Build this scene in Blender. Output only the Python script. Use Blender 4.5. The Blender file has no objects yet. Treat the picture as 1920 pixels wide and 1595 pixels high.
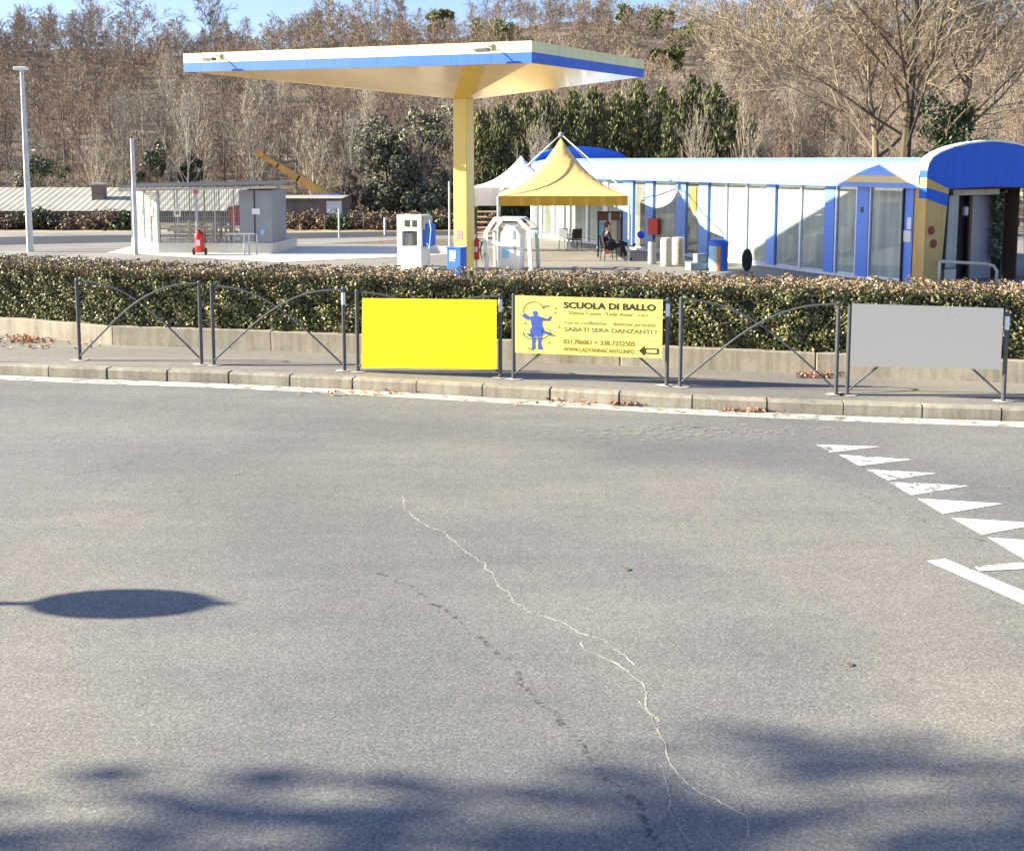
import bpy, bmesh, math, random
import numpy as np
from mathutils import Vector, Matrix, Quaternion
R = math.radians
col = bpy.context.scene.collection
sc = bpy.context.scene

# ------------------------------------------------------------------ camera
F = 2000.0; PY0 = 510.0; TH = math.atan(.105); CT, ST = math.cos(TH), math.sin(TH); CAMZ = 3.5
cam_d = bpy.data.cameras.new("camera"); cam = bpy.data.objects.new("camera", cam_d); col.objects.link(cam)
cam.location = (0, 0, CAMZ); cam.rotation_euler = (R(90) - TH, 0, 0)
cam_d.sensor_width = 36; cam_d.lens = F / 1920 * 36; cam_d.shift_y = -(797.5 - PY0) / 1920
cam_d.clip_end = 3000; cam_d.clip_start = .1
sc.camera = cam
# ------------------------------------------------------------------ sky, sun, exposure
SUN_EL = R(23.4)
w = bpy.data.worlds.new("World"); sc.world = w; w.use_nodes = True
nt = w.node_tree; bg = nt.nodes["Background"]
sky = nt.nodes.new("ShaderNodeTexSky"); sky.sky_type = 'NISHITA'; sky.sun_disc = False
sky.sun_elevation = SUN_EL; sky.sun_rotation = R(270); sky.air_density = 1.0; sky.dust_density = .6; sky.ozone_density = 2.2
tint = nt.nodes.new('ShaderNodeMix'); tint.data_type = 'RGBA'; tint.blend_type = 'MULTIPLY'; tint.inputs[0].default_value = 1
tint.inputs[7].default_value = (.95, .95, 1.13, 1); nt.links.new(sky.outputs[0], tint.inputs[6]); nt.links.new(tint.outputs[2], bg.inputs[0]); bg.inputs[1].default_value = .074
sd = bpy.data.lights.new("sun", 'SUN'); sd.energy = 5.0; sd.angle = R(.53); sd.color = (1, .93, .73)
so = bpy.data.objects.new("sun", sd); col.objects.link(so)
so.rotation_euler = Vector((math.cos(SUN_EL), .0, -math.sin(SUN_EL))).to_track_quat('-Z', 'Y').to_euler()
so.location = (-40, 0, 30)
vs = sc.view_settings; vs.view_transform = 'Standard'; vs.look = 'None'; vs.exposure = 1.64; vs.gamma = 1; vs.use_curve_mapping = False

# ------------------------------------------------------------------ helpers
def ray(px, py):
    xc = (px - 960) / F; yc = (PY0 - py) / F
    return Vector((xc, CT + yc * ST, -ST + yc * CT))
def P(px, py, Y):
    d = ray(px, py); t = Y / d.y
    return Vector((d.x * t, Y, CAMZ + d.z * t))
def G(px, py, z=0.0):
    d = ray(px, py); t = (z - CAMZ) / d.z
    return Vector((d.x * t, d.y * t, z))
def tag(o, label=None, cat=None, group=None, kind=None):
    if label: o["label"] = label
    if cat: o["category"] = cat
    if group: o["group"] = group
    if kind: o["kind"] = kind
    return o
def empty(name, loc, label, cat, group=None, rz=0):
    o = bpy.data.objects.new(name, None); col.objects.link(o); o.location = loc; o.rotation_euler = (0, 0, rz)
    o.empty_display_size = .3
    return tag(o, label, cat, group)

class MB:
    def __init__(s): s.v = []; s.f = []; s.m = []
    def add(s, vs_, fs, mi=0):
        n = len(s.v); s.v += [tuple(p) for p in vs_]; s.f += [tuple(i + n for i in f) for f in fs]; s.m += [mi] * len(fs)
        return s
    def box(s, c, d, rz=0, mi=0, M=None):
        x, y, z = d[0] / 2, d[1] / 2, d[2] / 2
        m = M if M is not None else Matrix.Rotation(rz, 3, 'Z')
        c = Vector(c)
        vs_ = [c + m @ Vector(q) for q in ((-x, -y, -z), (x, -y, -z), (x, y, -z), (-x, y, -z), (-x, -y, z), (x, -y, z), (x, y, z), (-x, y, z))]
        return s.add(vs_, [(0, 3, 2, 1), (4, 5, 6, 7), (0, 1, 5, 4), (1, 2, 6, 5), (2, 3, 7, 6), (3, 0, 4, 7)], mi)
    def bbox(s, a, b, mi=0):
        a = Vector(a); b = Vector(b); return s.box((a + b) / 2, [abs(q) for q in (b - a)], 0, mi)
    def hexa(s, lo, hi, mi=0):      # lo, hi: 4 points each (ccw from above)
        return s.add(list(lo) + list(hi), [(0, 3, 2, 1), (4, 5, 6, 7), (0, 1, 5, 4), (1, 2, 6, 5), (2, 3, 7, 6), (3, 0, 4, 7)], mi)
    def quad(s, a, b, c, d, mi=0): return s.add([a, b, c, d], [(0, 1, 2, 3)], mi)
    def prism(s, pts, off, mi=0):   # polygon pts (3D) extruded by off vector
        n = len(pts); off = Vector(off); pts = [Vector(p) for p in pts]
        fs = [tuple(range(n))[::-1], tuple(range(n, 2 * n))] + [(i, (i + 1) % n, n + (i + 1) % n, n + i) for i in range(n)]
        return s.add(pts + [p + off for p in pts], fs, mi)
    def tube(s, pts, r, n=8, mi=0, cap=True):
        pts = [Vector(p) for p in pts]; k = len(pts)
        rs = r if isinstance(r, (list, tuple)) else [r] * k
        vs_ = []; ref = None
        for i, p in enumerate(pts):
            d = (pts[min(i + 1, k - 1)] - pts[max(i - 1, 0)])
            d = d.normalized() if d.length > 1e-9 else Vector((0, 0, 1))
            if ref is None: ref = Vector((1, 0, 0)) if abs(d.x) < .8 else Vector((0, 1, 0))
            u = (ref - d * ref.dot(d)).normalized(); ref = u; w_ = d.cross(u)
            for j in range(n):
                a = 2 * math.pi * j / n; vs_.append(p + (u * math.cos(a) + w_ * math.sin(a)) * rs[i])
        fs = [(i * n + j, i * n + (j + 1) % n, (i + 1) * n + (j + 1) % n, (i + 1) * n + j) for i in range(k - 1) for j in range(n)]
        if cap and n > 2: fs += [tuple(range(n))[::-1], tuple(range((k - 1) * n, k * n))]
        return s.add(vs_, fs, mi)
    def lathe(s, c, prof, n=20, mi=0, M=None):   # prof (r, z) list
        c = Vector(c); m = M if M is not None else Matrix.Identity(3)
        vs_ = [c + m @ Vector((r * math.cos(2 * math.pi * j / n), r * math.sin(2 * math.pi * j / n), z)) for r, z in prof for j in range(n)]
        k = len(prof)
        fs = [(i * n + j, i * n + (j + 1) % n, (i + 1) * n + (j + 1) % n, (i + 1) * n + j) for i in range(k - 1) for j in range(n)]
        fs += [tuple(range(n))[::-1], tuple(range((k - 1) * n, k * n))]
        return s.add(vs_, fs, mi)
    def build(s, name, mat, parent=None, smooth=False, bevel=0):
        me = bpy.data.meshes.new(name); me.from_pydata(s.v, [], s.f)
        for m_ in (mat if isinstance(mat, (list, tuple)) else [mat]): me.materials.append(m_)
        me.polygons.foreach_set("material_index", s.m)
        if smooth: me.polygons.foreach_set("use_smooth", [True] * len(s.f))
        me.update()
        o = bpy.data.objects.new(name, me); col.objects.link(o)
        if parent is not None:
            o.parent = parent; o.matrix_parent_inverse = world_of(parent).inverted()
        if bevel:
            b = o.modifiers.new("bevel", 'BEVEL'); b.width = bevel; b.segments = 2; b.limit_method = 'ANGLE'
        return o
def world_of(o):
    m = Matrix.LocRotScale(o.location, o.rotation_euler, o.scale)
    if o.parent: m = world_of(o.parent) @ o.matrix_parent_inverse @ m
    return m
def npmesh(name, V, Fq, mats, mi=None, k=4):
    me = bpy.data.meshes.new(name); n = len(V); f = len(Fq)
    me.vertices.add(n); me.vertices.foreach_set("co", np.asarray(V, np.float32).ravel())
    me.loops.add(f * k); me.loops.foreach_set("vertex_index", np.asarray(Fq, np.int32).ravel())
    me.polygons.add(f); me.polygons.foreach_set("loop_start", np.arange(f, dtype=np.int32) * k)
    me.polygons.foreach_set("loop_total", np.full(f, k, np.int32))
    for m_ in mats: me.materials.append(m_)
    if mi is not None: me.polygons.foreach_set("material_index", np.asarray(mi, np.int32))
    me.update(calc_edges=True); me.validate()
    o = bpy.data.objects.new(name, me); col.objects.link(o); return o

# ------------------------------------------------------------------ materials
def new_mat(name):
    m = bpy.data.materials.new(name); m.use_nodes = True
    return m, m.node_tree.nodes, m.node_tree.links, m.node_tree.nodes["Principled BSDF"]
def mat(name, c, rough=.6, var=.12, scale=3.0, bump=0.0, bscale=40, metal=0, coat=0, coat_r=.3, coat_ior=1.5, spec=.5, c2=None, detail=4):
    m, N, L, b = new_mat(name)
    b.inputs["Roughness"].default_value = rough; b.inputs["Metallic"].default_value = metal
    b.inputs["Specular IOR Level"].default_value = spec
    b.inputs["Coat Weight"].default_value = coat; b.inputs["Coat Roughness"].default_value = coat_r; b.inputs["Coat IOR"].default_value = coat_ior
    tc = N.new("ShaderNodeTexCoord"); nz = N.new("ShaderNodeTexNoise"); nz.inputs["Scale"].default_value = scale; nz.inputs["Detail"].default_value = detail
    L.new(tc.outputs["Object"], nz.inputs["Vector"])
    rp = N.new("ShaderNodeValToRGB"); e = rp.color_ramp.elements
    e[0].position = .3; e[1].position = .7
    ca = c2 if c2 else tuple(q * (1 - var) for q in c); cb = c if c2 else tuple(min(1, q * (1 + var)) for q in c)
    e[0].color = (*ca, 1); e[1].color = (*cb, 1)
    L.new(nz.outputs["Fac"], rp.inputs[0]); L.new(rp.outputs[0], b.inputs["Base Color"])
    if bump:
        n2 = N.new("ShaderNodeTexNoise"); n2.inputs["Scale"].default_value = bscale; L.new(tc.outputs["Object"], n2.inputs["Vector"])
        bp = N.new("ShaderNodeBump"); bp.inputs["Strength"].default_value = bump; bp.inputs["Distance"].default_value = .02
        L.new(n2.outputs["Fac"], bp.inputs["Height"]); L.new(bp.outputs[0], b.inputs["Normal"])
    return m
def ramp(N, stops):
    rp = N.new("ShaderNodeValToRGB"); e = rp.color_ramp.elements
    while len(e) < len(stops): e.new(.5)
    for i, (p, c) in enumerate(stops): e[i].position = p; e[i].color = (*c, 1)
    return rp
def mixc(N, L, a, b, fac, mode='MIX'):
    mx = N.new("ShaderNodeMix"); mx.data_type = 'RGBA'; mx.blend_type = mode
    for sock, val in ((mx.inputs[6], a), (mx.inputs[7], b), (mx.inputs[0], fac)):
        if hasattr(val, "default_value") or hasattr(val, "links"): L.new(val, sock)
        elif isinstance(val, (int, float)): sock.default_value = val
        else: sock.default_value = (*val, 1)
    return mx.outputs[2]
def noise(N, L, vec, scale, detail=4, rough=.5):
    n = N.new("ShaderNodeTexNoise"); n.inputs["Scale"].default_value = scale; n.inputs["Detail"].default_value = detail; n.inputs["Roughness"].default_value = rough
    L.new(vec, n.inputs["Vector"]); return n.outputs["Fac"]

def asphalt_mat(name, base, warm, speck=1.0):
    m, N, L, b = new_mat(name); tc = N.new("ShaderNodeTexCoord"); v = tc.outputs["Object"]
    b.inputs["Roughness"].default_value = .82
    big = noise(N, L, v, .22, 5, .6); r1 = ramp(N, [(.40, base), (.58, warm)]); L.new(big, r1.inputs[0])
    mp = N.new("ShaderNodeMapping"); mp.inputs["Scale"].default_value = (.35, 2.2, 1); mp.inputs["Rotation"].default_value = (0, 0, R(-14)); L.new(v, mp.inputs[0])
    st = noise(N, L, mp.outputs[0], .9, 5, .65); r2 = ramp(N, [(.3, (.84, .84, .86)), (.7, (1.08, 1.07, 1.05))]); L.new(st, r2.inputs[0])
    c = mixc(N, L, r1.outputs[0], r2.outputs[0], 1.0, 'MULTIPLY')
    ag = noise(N, L, v, 55, 3, .85); r3 = ramp(N, [(.36, (.58,) * 3), (.5, (.98,) * 3), (.60, (1.38, 1.36, 1.32)), (.74, (2.3, 2.25, 2.1))]); L.new(ag, r3.inputs[0])
    c = mixc(N, L, c, r3.outputs[0], .85 * speck, 'MULTIPLY')
    md = noise(N, L, v, 14, 4, .7); r4 = ramp(N, [(.35, (.9,) * 3), (.65, (1.07,) * 3)]); L.new(md, r4.inputs[0])
    c = mixc(N, L, c, r4.outputs[0], 1.0, 'MULTIPLY')
    L.new(c, b.inputs["Base Color"])
    bp = N.new("ShaderNodeBump"); bp.inputs["Strength"].default_value = .35; bp.inputs["Distance"].default_value = .006
    L.new(ag, bp.inputs["Height"]); L.new(bp.outputs[0], b.inputs["Normal"])
    return m
def add_band(m, pts, w0, col_mul):
    # paler dusty strip polished by turning tyres: an arc through three points of the road
    (ax, ay), (bx, by), (cx_, cy_) = pts
    d = 2 * (ax * (by - cy_) + bx * (cy_ - ay) + cx_ * (ay - by))
    ux = ((ax * ax + ay * ay) * (by - cy_) + (bx * bx + by * by) * (cy_ - ay) + (cx_ * cx_ + cy_ * cy_) * (ay - by)) / d
    uy = ((ax * ax + ay * ay) * (cx_ - bx) + (bx * bx + by * by) * (ax - cx_) + (cx_ * cx_ + cy_ * cy_) * (bx - ax)) / d
    rad = math.hypot(ax - ux, ay - uy)
    N = m.node_tree.nodes; L = m.node_tree.links; b = N["Principled BSDF"]; tc = N.new("ShaderNodeTexCoord")
    sx_ = N.new("ShaderNodeSeparateXYZ"); L.new(tc.outputs["Object"], sx_.inputs[0]); cb = N.new("ShaderNodeCombineXYZ"); L.new(sx_.outputs[0], cb.inputs[0]); L.new(sx_.outputs[1], cb.inputs[1])
    vd = N.new("ShaderNodeVectorMath"); vd.operation = 'DISTANCE'; L.new(cb.outputs[0], vd.inputs[0]); vd.inputs[1].default_value = (ux, uy, 0)
    n1 = noise(N, L, tc.outputs["Object"], .5, 4)
    def mth(op, a, b_): 
        q = N.new("ShaderNodeMath"); q.operation = op
        for i, v in enumerate((a, b_)):
            if v is None: continue
            if isinstance(v, (int, float)): q.inputs[i].default_value = v
            else: L.new(v, q.inputs[i])
        return q.outputs[0]
    off = mth('SUBTRACT', vd.outputs["Value"], rad); off = mth('ADD', off, mth('MULTIPLY', mth('SUBTRACT', n1, .5), w0 * 1.6)); ab = mth('DIVIDE', mth('ABSOLUTE', off, None), w0)
    rp = ramp(N, [(0, (1,) * 3), (.45, (.75,) * 3), (1, (0,) * 3)]); rp.color_ramp.interpolation = 'EASE'; L.new(ab, rp.inputs[0])
    old = b.inputs["Base Color"].links[0].from_socket
    tint_ = mixc(N, L, (1, 1, 1), col_mul, rp.outputs[0]); L.new(mixc(N, L, old, tint_, 1.0, 'MULTIPLY'), b.inputs["Base Color"])
def worn_paint(name, c, lo, hi, scale=9):
    m, N, L, b = new_mat(name); tc = N.new("ShaderNodeTexCoord"); v = tc.outputs["Object"]
    b.inputs["Base Color"].default_value = (*c, 1); b.inputs["Roughness"].default_value = .7
    n = noise(N, L, v, scale, 8, .75); r = ramp(N, [(lo, (0,) * 3), (hi, (1,) * 3)]); L.new(n, r.inputs[0]); L.new(r.outputs[0], b.inputs["Alpha"])
    return m
def concrete_mat(name, c, stain=.6):
    m, N, L, b = new_mat(name); tc = N.new("ShaderNodeTexCoord"); v = tc.outputs["Object"]
    b.inputs["Roughness"].default_value = .88
    n1 = noise(N, L, v, 1.6, 6, .65); r1 = ramp(N, [(.3, tuple(q * stain for q in c)), (.65, c)]); L.new(n1, r1.inputs[0])
    mp = N.new("ShaderNodeMapping"); mp.inputs["Scale"].default_value = (5, 5, .5); L.new(v, mp.inputs[0])
    n2 = noise(N, L, mp.outputs[0], 2.2, 4, .6); r2 = ramp(N, [(.38, (.72, .70, .66)), (.55, (1,) * 3)]); L.new(n2, r2.inputs[0])
    c1 = mixc(N, L, r1.outputs[0], r2.outputs[0], .8, 'MULTIPLY')
    n3 = noise(N, L, v, 55, 3, .7); r3 = ramp(N, [(.3, (.82,) * 3), (.7, (1.12,) * 3)]); L.new(n3, r3.inputs[0])
    L.new(mixc(N, L, c1, r3.outputs[0], 1.0, 'MULTIPLY'), b.inputs["Base Color"])
    bp = N.new("ShaderNodeBump"); bp.inputs["Strength"].default_value = .4; bp.inputs["Distance"].default_value = .01
    L.new(n3, bp.inputs["Height"]); L.new(bp.outputs[0], b.inputs["Normal"])
    return m
def leaf_mat(name, stops, rough=.45, spec=.5, posvar=.0, transl=0.0):
    m, N, L, b = new_mat(name); g = N.new("ShaderNodeNewGeometry")
    rp = ramp(N, stops); rp.color_ramp.interpolation = 'LINEAR'; L.new(g.outputs["Random Per Island"], rp.inputs[0]); c = rp.outputs[0]
    oi = N.new("ShaderNodeObjectInfo")
    r2 = ramp(N, [(0, (.80, .82, .84)), (1, (1.2, 1.15, 1.08))]); L.new(oi.outputs["Random"], r2.inputs[0])
    c = mixc(N, L, c, r2.outputs[0], 1.0, 'MULTIPLY')
    if posvar:
        n = noise(N, L, g.outputs["Position"], posvar, 3); r3 = ramp(N, [(.35, (.72, .70, .70)), (.65, (1.2, 1.15, 1.1))]); L.new(n, r3.inputs[0])
        c = mixc(N, L, c, r3.outputs[0], 1.0, 'MULTIPLY')
    L.new(c, b.inputs["Base Color"]); b.inputs["Roughness"].default_value = rough; b.inputs["Specular IOR Level"].default_value = spec
    return m

M = {}
M['road'] = asphalt_mat("asphalt_road", (.174, .172, .170), (.218, .210, .194))
M['walk'] = asphalt_mat("asphalt_sidewalk", (.20, .185, .168), (.26, .235, .205), .5)
M['yard'] = asphalt_mat("asphalt_forecourt", (.23, .215, .195), (.30, .28, .25), .3)
M['lane'] = asphalt_mat("asphalt_dark_lane", (.035, .036, .042), (.05, .05, .055), .3)
M['apron'] = mat("pale_concrete", (.62, .60, .54), .85, .1, .8)
M['kerb'] = concrete_mat("kerb_concrete", (.42, .375, .30), .62)
M['wall'] = concrete_mat("low_wall_concrete", (.46, .405, .32), .66)
M['joint'] = mat("joint_dirt", (.15, .125, .09), .9)
M['pad'] = mat("footing_concrete", (.50, .47, .40), .85, .2, 8)
M['paintfresh'] = worn_paint("road_paint_white", (.80, .80, .78), .32, .42, 14)
M['paintworn'] = worn_paint("road_paint_worn", (.80, .79, .75), .40, .53, 9)
M['paintedge'] = worn_paint("road_paint_edge", (.72, .68, .59), .36, .56, 6)
M['crackl'] = mat("crack_filled_pale", (.46, .42, .34), .9, .3, 6)
M['patch'] = worn_paint("broken_surface", (.36, .34, .30), .38, .62, 30)
M['crackd'] = worn_paint("crack_dark", (.11, .10, .09), .44, .70, 22)
M['grassdry'] = mat("dry_grass", (.52, .38, .17), .9, .2, 2, c2=(.36, .27, .12))
def soil():
    m, N, L, b = new_mat("woodland_soil"); tc = N.new("ShaderNodeTexCoord"); v = tc.outputs["Object"]
    n = noise(N, L, v, .35, 8, .75); r = ramp(N, [(.3, (.085, .065, .048)), (.5, (.17, .13, .095)), (.7, (.25, .19, .14))]); L.new(n, r.inputs[0])
    n2 = noise(N, L, v, 2.6, 6, .8); r2 = ramp(N, [(.35, (.5,) * 3), (.65, (1.35,) * 3)]); L.new(n2, r2.inputs[0])
    L.new(mixc(N, L, r.outputs[0], r2.outputs[0], 1.0, 'MULTIPLY'), b.inputs["Base Color"]); b.inputs["Roughness"].default_value = 1
    return m
M['soil'] = soil()
M['steel'] = mat("dark_grey_steel", (.075, .078, .085), .38, .15, 12, spec=.6)
M['galv'] = mat("galvanised_steel", (.52, .54, .55), .45, .1, 6, metal=.25)
M['white'] = mat("white_paint", (.80, .80, .78), .4, .04, 2)
M['band'] = mat("white_reflective_band", (.82, .84, .86), .3)
M['yel'] = mat("yellow_enamel_panel", (.84, .55, .085), .28, .05, 1.2, coat=.6, coat_r=.12)
M['creamyel'] = mat("pale_yellow_fascia", (.86, .84, .42), .35, .04, 1.5)
M['blue'] = mat("blue_enamel", (.045, .16, .68), .42, .05, 1.5, spec=.3)
M['bblue'] = mat("blue_building_paint", (.11, .27, .82), .5, .04, 1.5, spec=.4, coat=.5, coat_r=.4)  # building blue, deeper copy kept for the door posts in shade
M['litblue'] = mat("sunlit_blue_paint", (.21, .40, .86), .5, .04, 1.5, spec=.4, coat=.5, coat_r=.4)  # same building blue, bleached in colour to imitate strong sun on roof and posts
M['shadeblue'] = mat("shaded_blue_paint", (.030, .145, .70), .5, .04, 1.5, spec=.15)  # same building blue again, deepened copy for the shaded end arches
M['byel'] = mat("ochre_building_paint", (.66, .44, .15), .5, .06, 1.5, spec=.3)
M['litochre'] = mat("sunlit_ochre_paint", (.76, .58, .28), .5, .04, 1.5, coat=.5, coat_r=.4)  # building ochre paled, so sun glare on the roof band sits in the colour
M['bwhite'] = mat("white_building_panel", (.82, .83, .82), .4, .03, .7)
M['glass'] = mat("curtained_glass", (.37, .45, .41), .12, .16, .9, coat=1, coat_r=.02, c2=(.25, .30, .27))
def curtain(m, sc):
    N = m.node_tree.nodes; L = m.node_tree.links; b = N["Principled BSDF"]; tc = N.new("ShaderNodeTexCoord"); mp = N.new("ShaderNodeMapping"); mp.inputs["Scale"].default_value = (sc, sc, .10); L.new(tc.outputs["Object"], mp.inputs[0])
    n = noise(N, L, mp.outputs[0], 2.0, 5, .6); rp = ramp(N, [(.36, (.70, .74, .72)), (.62, (1.12, 1.10, 1.06))]); L.new(n, rp.inputs[0]); old = b.inputs["Base Color"].links[0].from_socket
    L.new(mixc(N, L, old, rp.outputs[0], 1.0, 'MULTIPLY'), b.inputs["Base Color"]); b.inputs["Roughness"].default_value = .5
curtain(M['glass'], 2.6)
M['glassd'] = mat("dim_glass", (.20, .21, .18), .08, .3, 1.6, coat=1, coat_r=.02)
M['alu'] = mat("pale_aluminium", (.62, .68, .76), .35, .06, 5, metal=.4)
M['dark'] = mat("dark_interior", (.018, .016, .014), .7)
M['brown'] = mat("dark_brown_wood", (.10, .055, .03), .6)
M['red'] = mat("red_enamel", (.62, .035, .03), .3, .08, 6)
M['pink'] = mat("faded_red_plastic", (.72, .22, .22), .5, .1, 6)
M['boom'] = mat("dusty_orange_paint", (.62, .33, .08), .7, .2, 3)
M['orange'] = mat("orange_paint", (.62, .26, .03), .45, .15, 4)
M['rubber'] = mat("black_rubber", (.02, .02, .02), .7)
M['cabinet'] = mat("grey_cabinet", (.27, .29, .31), .5, .06, 2)
M['mesh'] = mat("wire_grille_metal", (.46, .46, .42), .5, .1, 5)
M['pipe'] = mat("beige_pipework", (.55, .50, .38), .5, .2, 9)
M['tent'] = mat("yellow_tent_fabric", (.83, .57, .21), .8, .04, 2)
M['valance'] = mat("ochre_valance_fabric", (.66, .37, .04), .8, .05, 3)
M['tentw'] = mat("white_tent_fabric", (.84, .84, .82), .8, .04, 2)
M['beige'] = mat("beige_plastic", (.60, .55, .43), .5, .08, 3)
M['cyan'] = mat("light_blue_paint", (.30, .55, .78), .4)
M['panely'] = mat("plain_yellow_banner", (1.0, .80, 0.0), .6, 0, 1)
M['panelg'] = mat("plain_grey_banner", (.345, .345, .345), .6, 0, 1)
M['signy'] = mat("pale_yellow_banner", (.95, .84, .22), .6, .03, 3)
M['ink'] = mat("dark_ink", (.055, .045, .02), .6)
M['inkb'] = mat("brown_ink", (.30, .20, .03), .6)
M['inkg'] = mat("faded_grey_ink", (.24, .21, .10), .6)
M['inkblue'] = mat("blue_ink", (.07, .13, .50), .6)
M['inkred'] = mat("pale_red_ink", (.85, .40, .30), .6)
M['wood'] = mat("pale_timber", (.50, .36, .20), .8, .2, 8)
M['jacket'] = mat("dark_navy_cloth", (.020, .022, .040), .9)
M['trouser'] = mat("black_cloth", (.016, .018, .022), .9)
M['skin'] = mat("skin", (.55, .34, .25), .6)
M['hair'] = mat("dark_hair", (.03, .02, .015), .8)
M['purple'] = mat("violet_cloth", (.14, .07, .30), .8)
M['bluep'] = mat("bright_blue_plastic", (.01, .05, .85), .35)
M['oldwall'] = mat("weathered_wall", (.22, .17, .14), .9, .25, 1.2)
M['oldroof'] = mat("corrugated_fibre_cement", (.42, .39, .33), .9, .12, .6, c2=(.31, .295, .26))
M['barkd'] = leaf_mat("dark_olive_bark", [(0, (.075, .062, .043)), (1, (.14, .115, .08))], .9, .2)
M['bark'] = leaf_mat("grey_brown_bark", [(0, (.13, .105, .08)), (.5, (.20, .165, .13)), (1, (.26, .22, .18))], .9, .2)
M['barkp'] = leaf_mat("pale_bark", [(0, (.36, .33, .28)), (1, (.52, .48, .42))], .85, .2)
M['twig'] = leaf_mat("brown_twigs", [(0, (.19, .145, .115)), (.5, (.27, .21, .17)), (1, (.37, .30, .245))], .9, .2, .05)
M['twigp'] = leaf_mat("pale_twigs", [(0, (.27, .235, .18)), (.5, (.36, .315, .25)), (1, (.47, .42, .34))], .9, .2)
M['twigf'] = leaf_mat("distant_twigs", [(0, (.235, .180, .135)), (.5, (.325, .255, .195)), (1, (.43, .345, .27))], .9, .2, .04)
M['conif'] = leaf_mat("conifer_needles", [(0, (.06, .075, .030)), (.5, (.12, .132, .05)), (.88, (.20, .195, .08)), (1, (.30, .27, .13))], .7, .3)
M['everg'] = leaf_mat("grey_green_leaves", [(0, (.05, .065, .04)), (.5, (.12, .13, .085)), (1, (.26, .25, .17))], .6, .4)
M['pine'] = leaf_mat("pine_needles", [(0, (.07, .09, .02)), (.6, (.15, .16, .04)), (1, (.24, .24, .07))], .7, .3)
M['ivy'] = leaf_mat("ivy_leaves", [(0, (.015, .03, .01)), (.7, (.045, .07, .02)), (1, (.13, .16, .05))], .5, .5)
M['shrub'] = leaf_mat("brown_shrub_leaves", [(0, (.06, .045, .035)), (.5, (.17, .12, .09)), (1, (.30, .22, .15))], .8, .3)
M['hedge'] = leaf_mat("hedge_leaves", [(0, (.05, .062, .02)), (.25, (.10, .13, .04)), (.52, (.19, .22, .075)), (.72, (.28, .28, .12)), (.80, (.33, .21, .10)), (.88, (.38, .32, .18)), (1, (.46, .44, .28))], .5, .4, .9)
M['hedgetop'] = leaf_mat("hedge_top_leaves", [(0, (.09, .08, .035)), (.35, (.24, .17, .085)), (.65, (.38, .25, .16)), (.85, (.46, .36, .20)), (1, (.38, .38, .17))], .45, .5, 1.2)
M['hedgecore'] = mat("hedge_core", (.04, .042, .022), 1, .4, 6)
M['litter'] = leaf_mat("dead_leaves", [(0, (.20, .09, .05)), (.5, (.42, .20, .11)), (1, (.60, .36, .22))], .8, .3)

for k_, sc_, lo_c in (('creamyel', 1.6, .86), ('blue', 1.6, .86), ('yel', .9, .90), ('signy', 2.5, .93), ('bwhite', 1.2, .92), ('shadeblue', 1.0, .90), ('byel', 1.4, .84)):
    m_ = M[k_]; N_ = m_.node_tree.nodes; L_ = m_.node_tree.links; b_ = N_["Principled BSDF"]; tc_m = N_.new("ShaderNodeTexCoord"); mp_ = N_.new("ShaderNodeMapping"); mp_.inputs["Scale"].default_value = (3, 3, .35); L_.new(tc_m.outputs["Object"], mp_.inputs[0])
    n_m = noise(N_, L_, mp_.outputs[0], sc_, 6, .7); rp_ = ramp(N_, [(.34, (lo_c, lo_c * .985, lo_c * .95)), (.58, (1, 1, 1))]); L_.new(n_m, rp_.inputs[0]); old_ = b_.inputs["Base Color"].links[0].from_socket
    L_.new(mixc(N_, L_, old_, rp_.outputs[0], 1.0, 'MULTIPLY'), b_.inputs["Base Color"])

def leaves_np(pos, size, seed, nrm=None, spread=1.0, aspect=.55):
    """quads (4-point leaves) at pos, random orientation biased to nrm"""
    rg = np.random.default_rng(seed); n = len(pos)
    d = rg.normal(size=(n, 3))
    if nrm is not None: d = d * spread + nrm
    d /= np.linalg.norm(d, axis=1)[:, None] + 1e-9
    a = rg.normal(size=(n, 3)); a -= (a * d).sum(1)[:, None] * d; a /= np.linalg.norm(a, axis=1)[:, None] + 1e-9
    b = np.cross(d, a); s = (size * rg.uniform(.6, 1.3, n))[:, None]
    V = np.stack([pos - a * s, pos - b * s * aspect + d * s * .12, pos + a * s, pos + b * s * aspect + d * s * .12], 1).reshape(-1, 3)
    return V, np.arange(n * 4).reshape(-1, 4)

# ------------------------------------------------------------------ ground levels
ROADZ = .53; SWZ = .68
def smooth(t): t = max(0, min(1, t)); return t * t * (3 - 2 * t)
def gz(x, y):
    if y < 21: return ROADZ - .02
    if y < 27: return (ROADZ - .02) * (1 - smooth((y - 21) / 6))
    if y < 60: return 0
    if y < 66: return -2.7 * smooth((y - 60) / 6)
    t = max(0, min(1, (y - 74) / 150))
    h = 32 * t ** 1.08 * (1 + .0011 * x) + 1.6 * t * math.sin(x * .045 + 1) + .8 * t * math.sin(x * .13)
    return -2.7 + h
mb = MB(); xs = [-420 + 20 * i for i in range(15)] + [-130 + 6 * i for i in range(44)] + [140 + 20 * i for i in range(15)]
ys = [-60, -20, 0, 10, 20.9, 22, 23, 24, 25, 26, 27, 40, 59.9, 61, 62, 63, 64, 65, 66, 70, 74] + [78 + 6 * i for i in range(26)] + [236, 260, 320, 450, 700]
vv = [(x, y, gz(x, y)) for y in ys for x in xs]; nx = len(xs)
mb.add(vv, [(j * nx + i, j * nx + i + 1, (j + 1) * nx + i + 1, (j + 1) * nx + i) for j in range(len(ys) - 1) for i in range(nx - 1)])
tag(mb.build("terrain", M['soil'], smooth=True), kind="structure")

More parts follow.
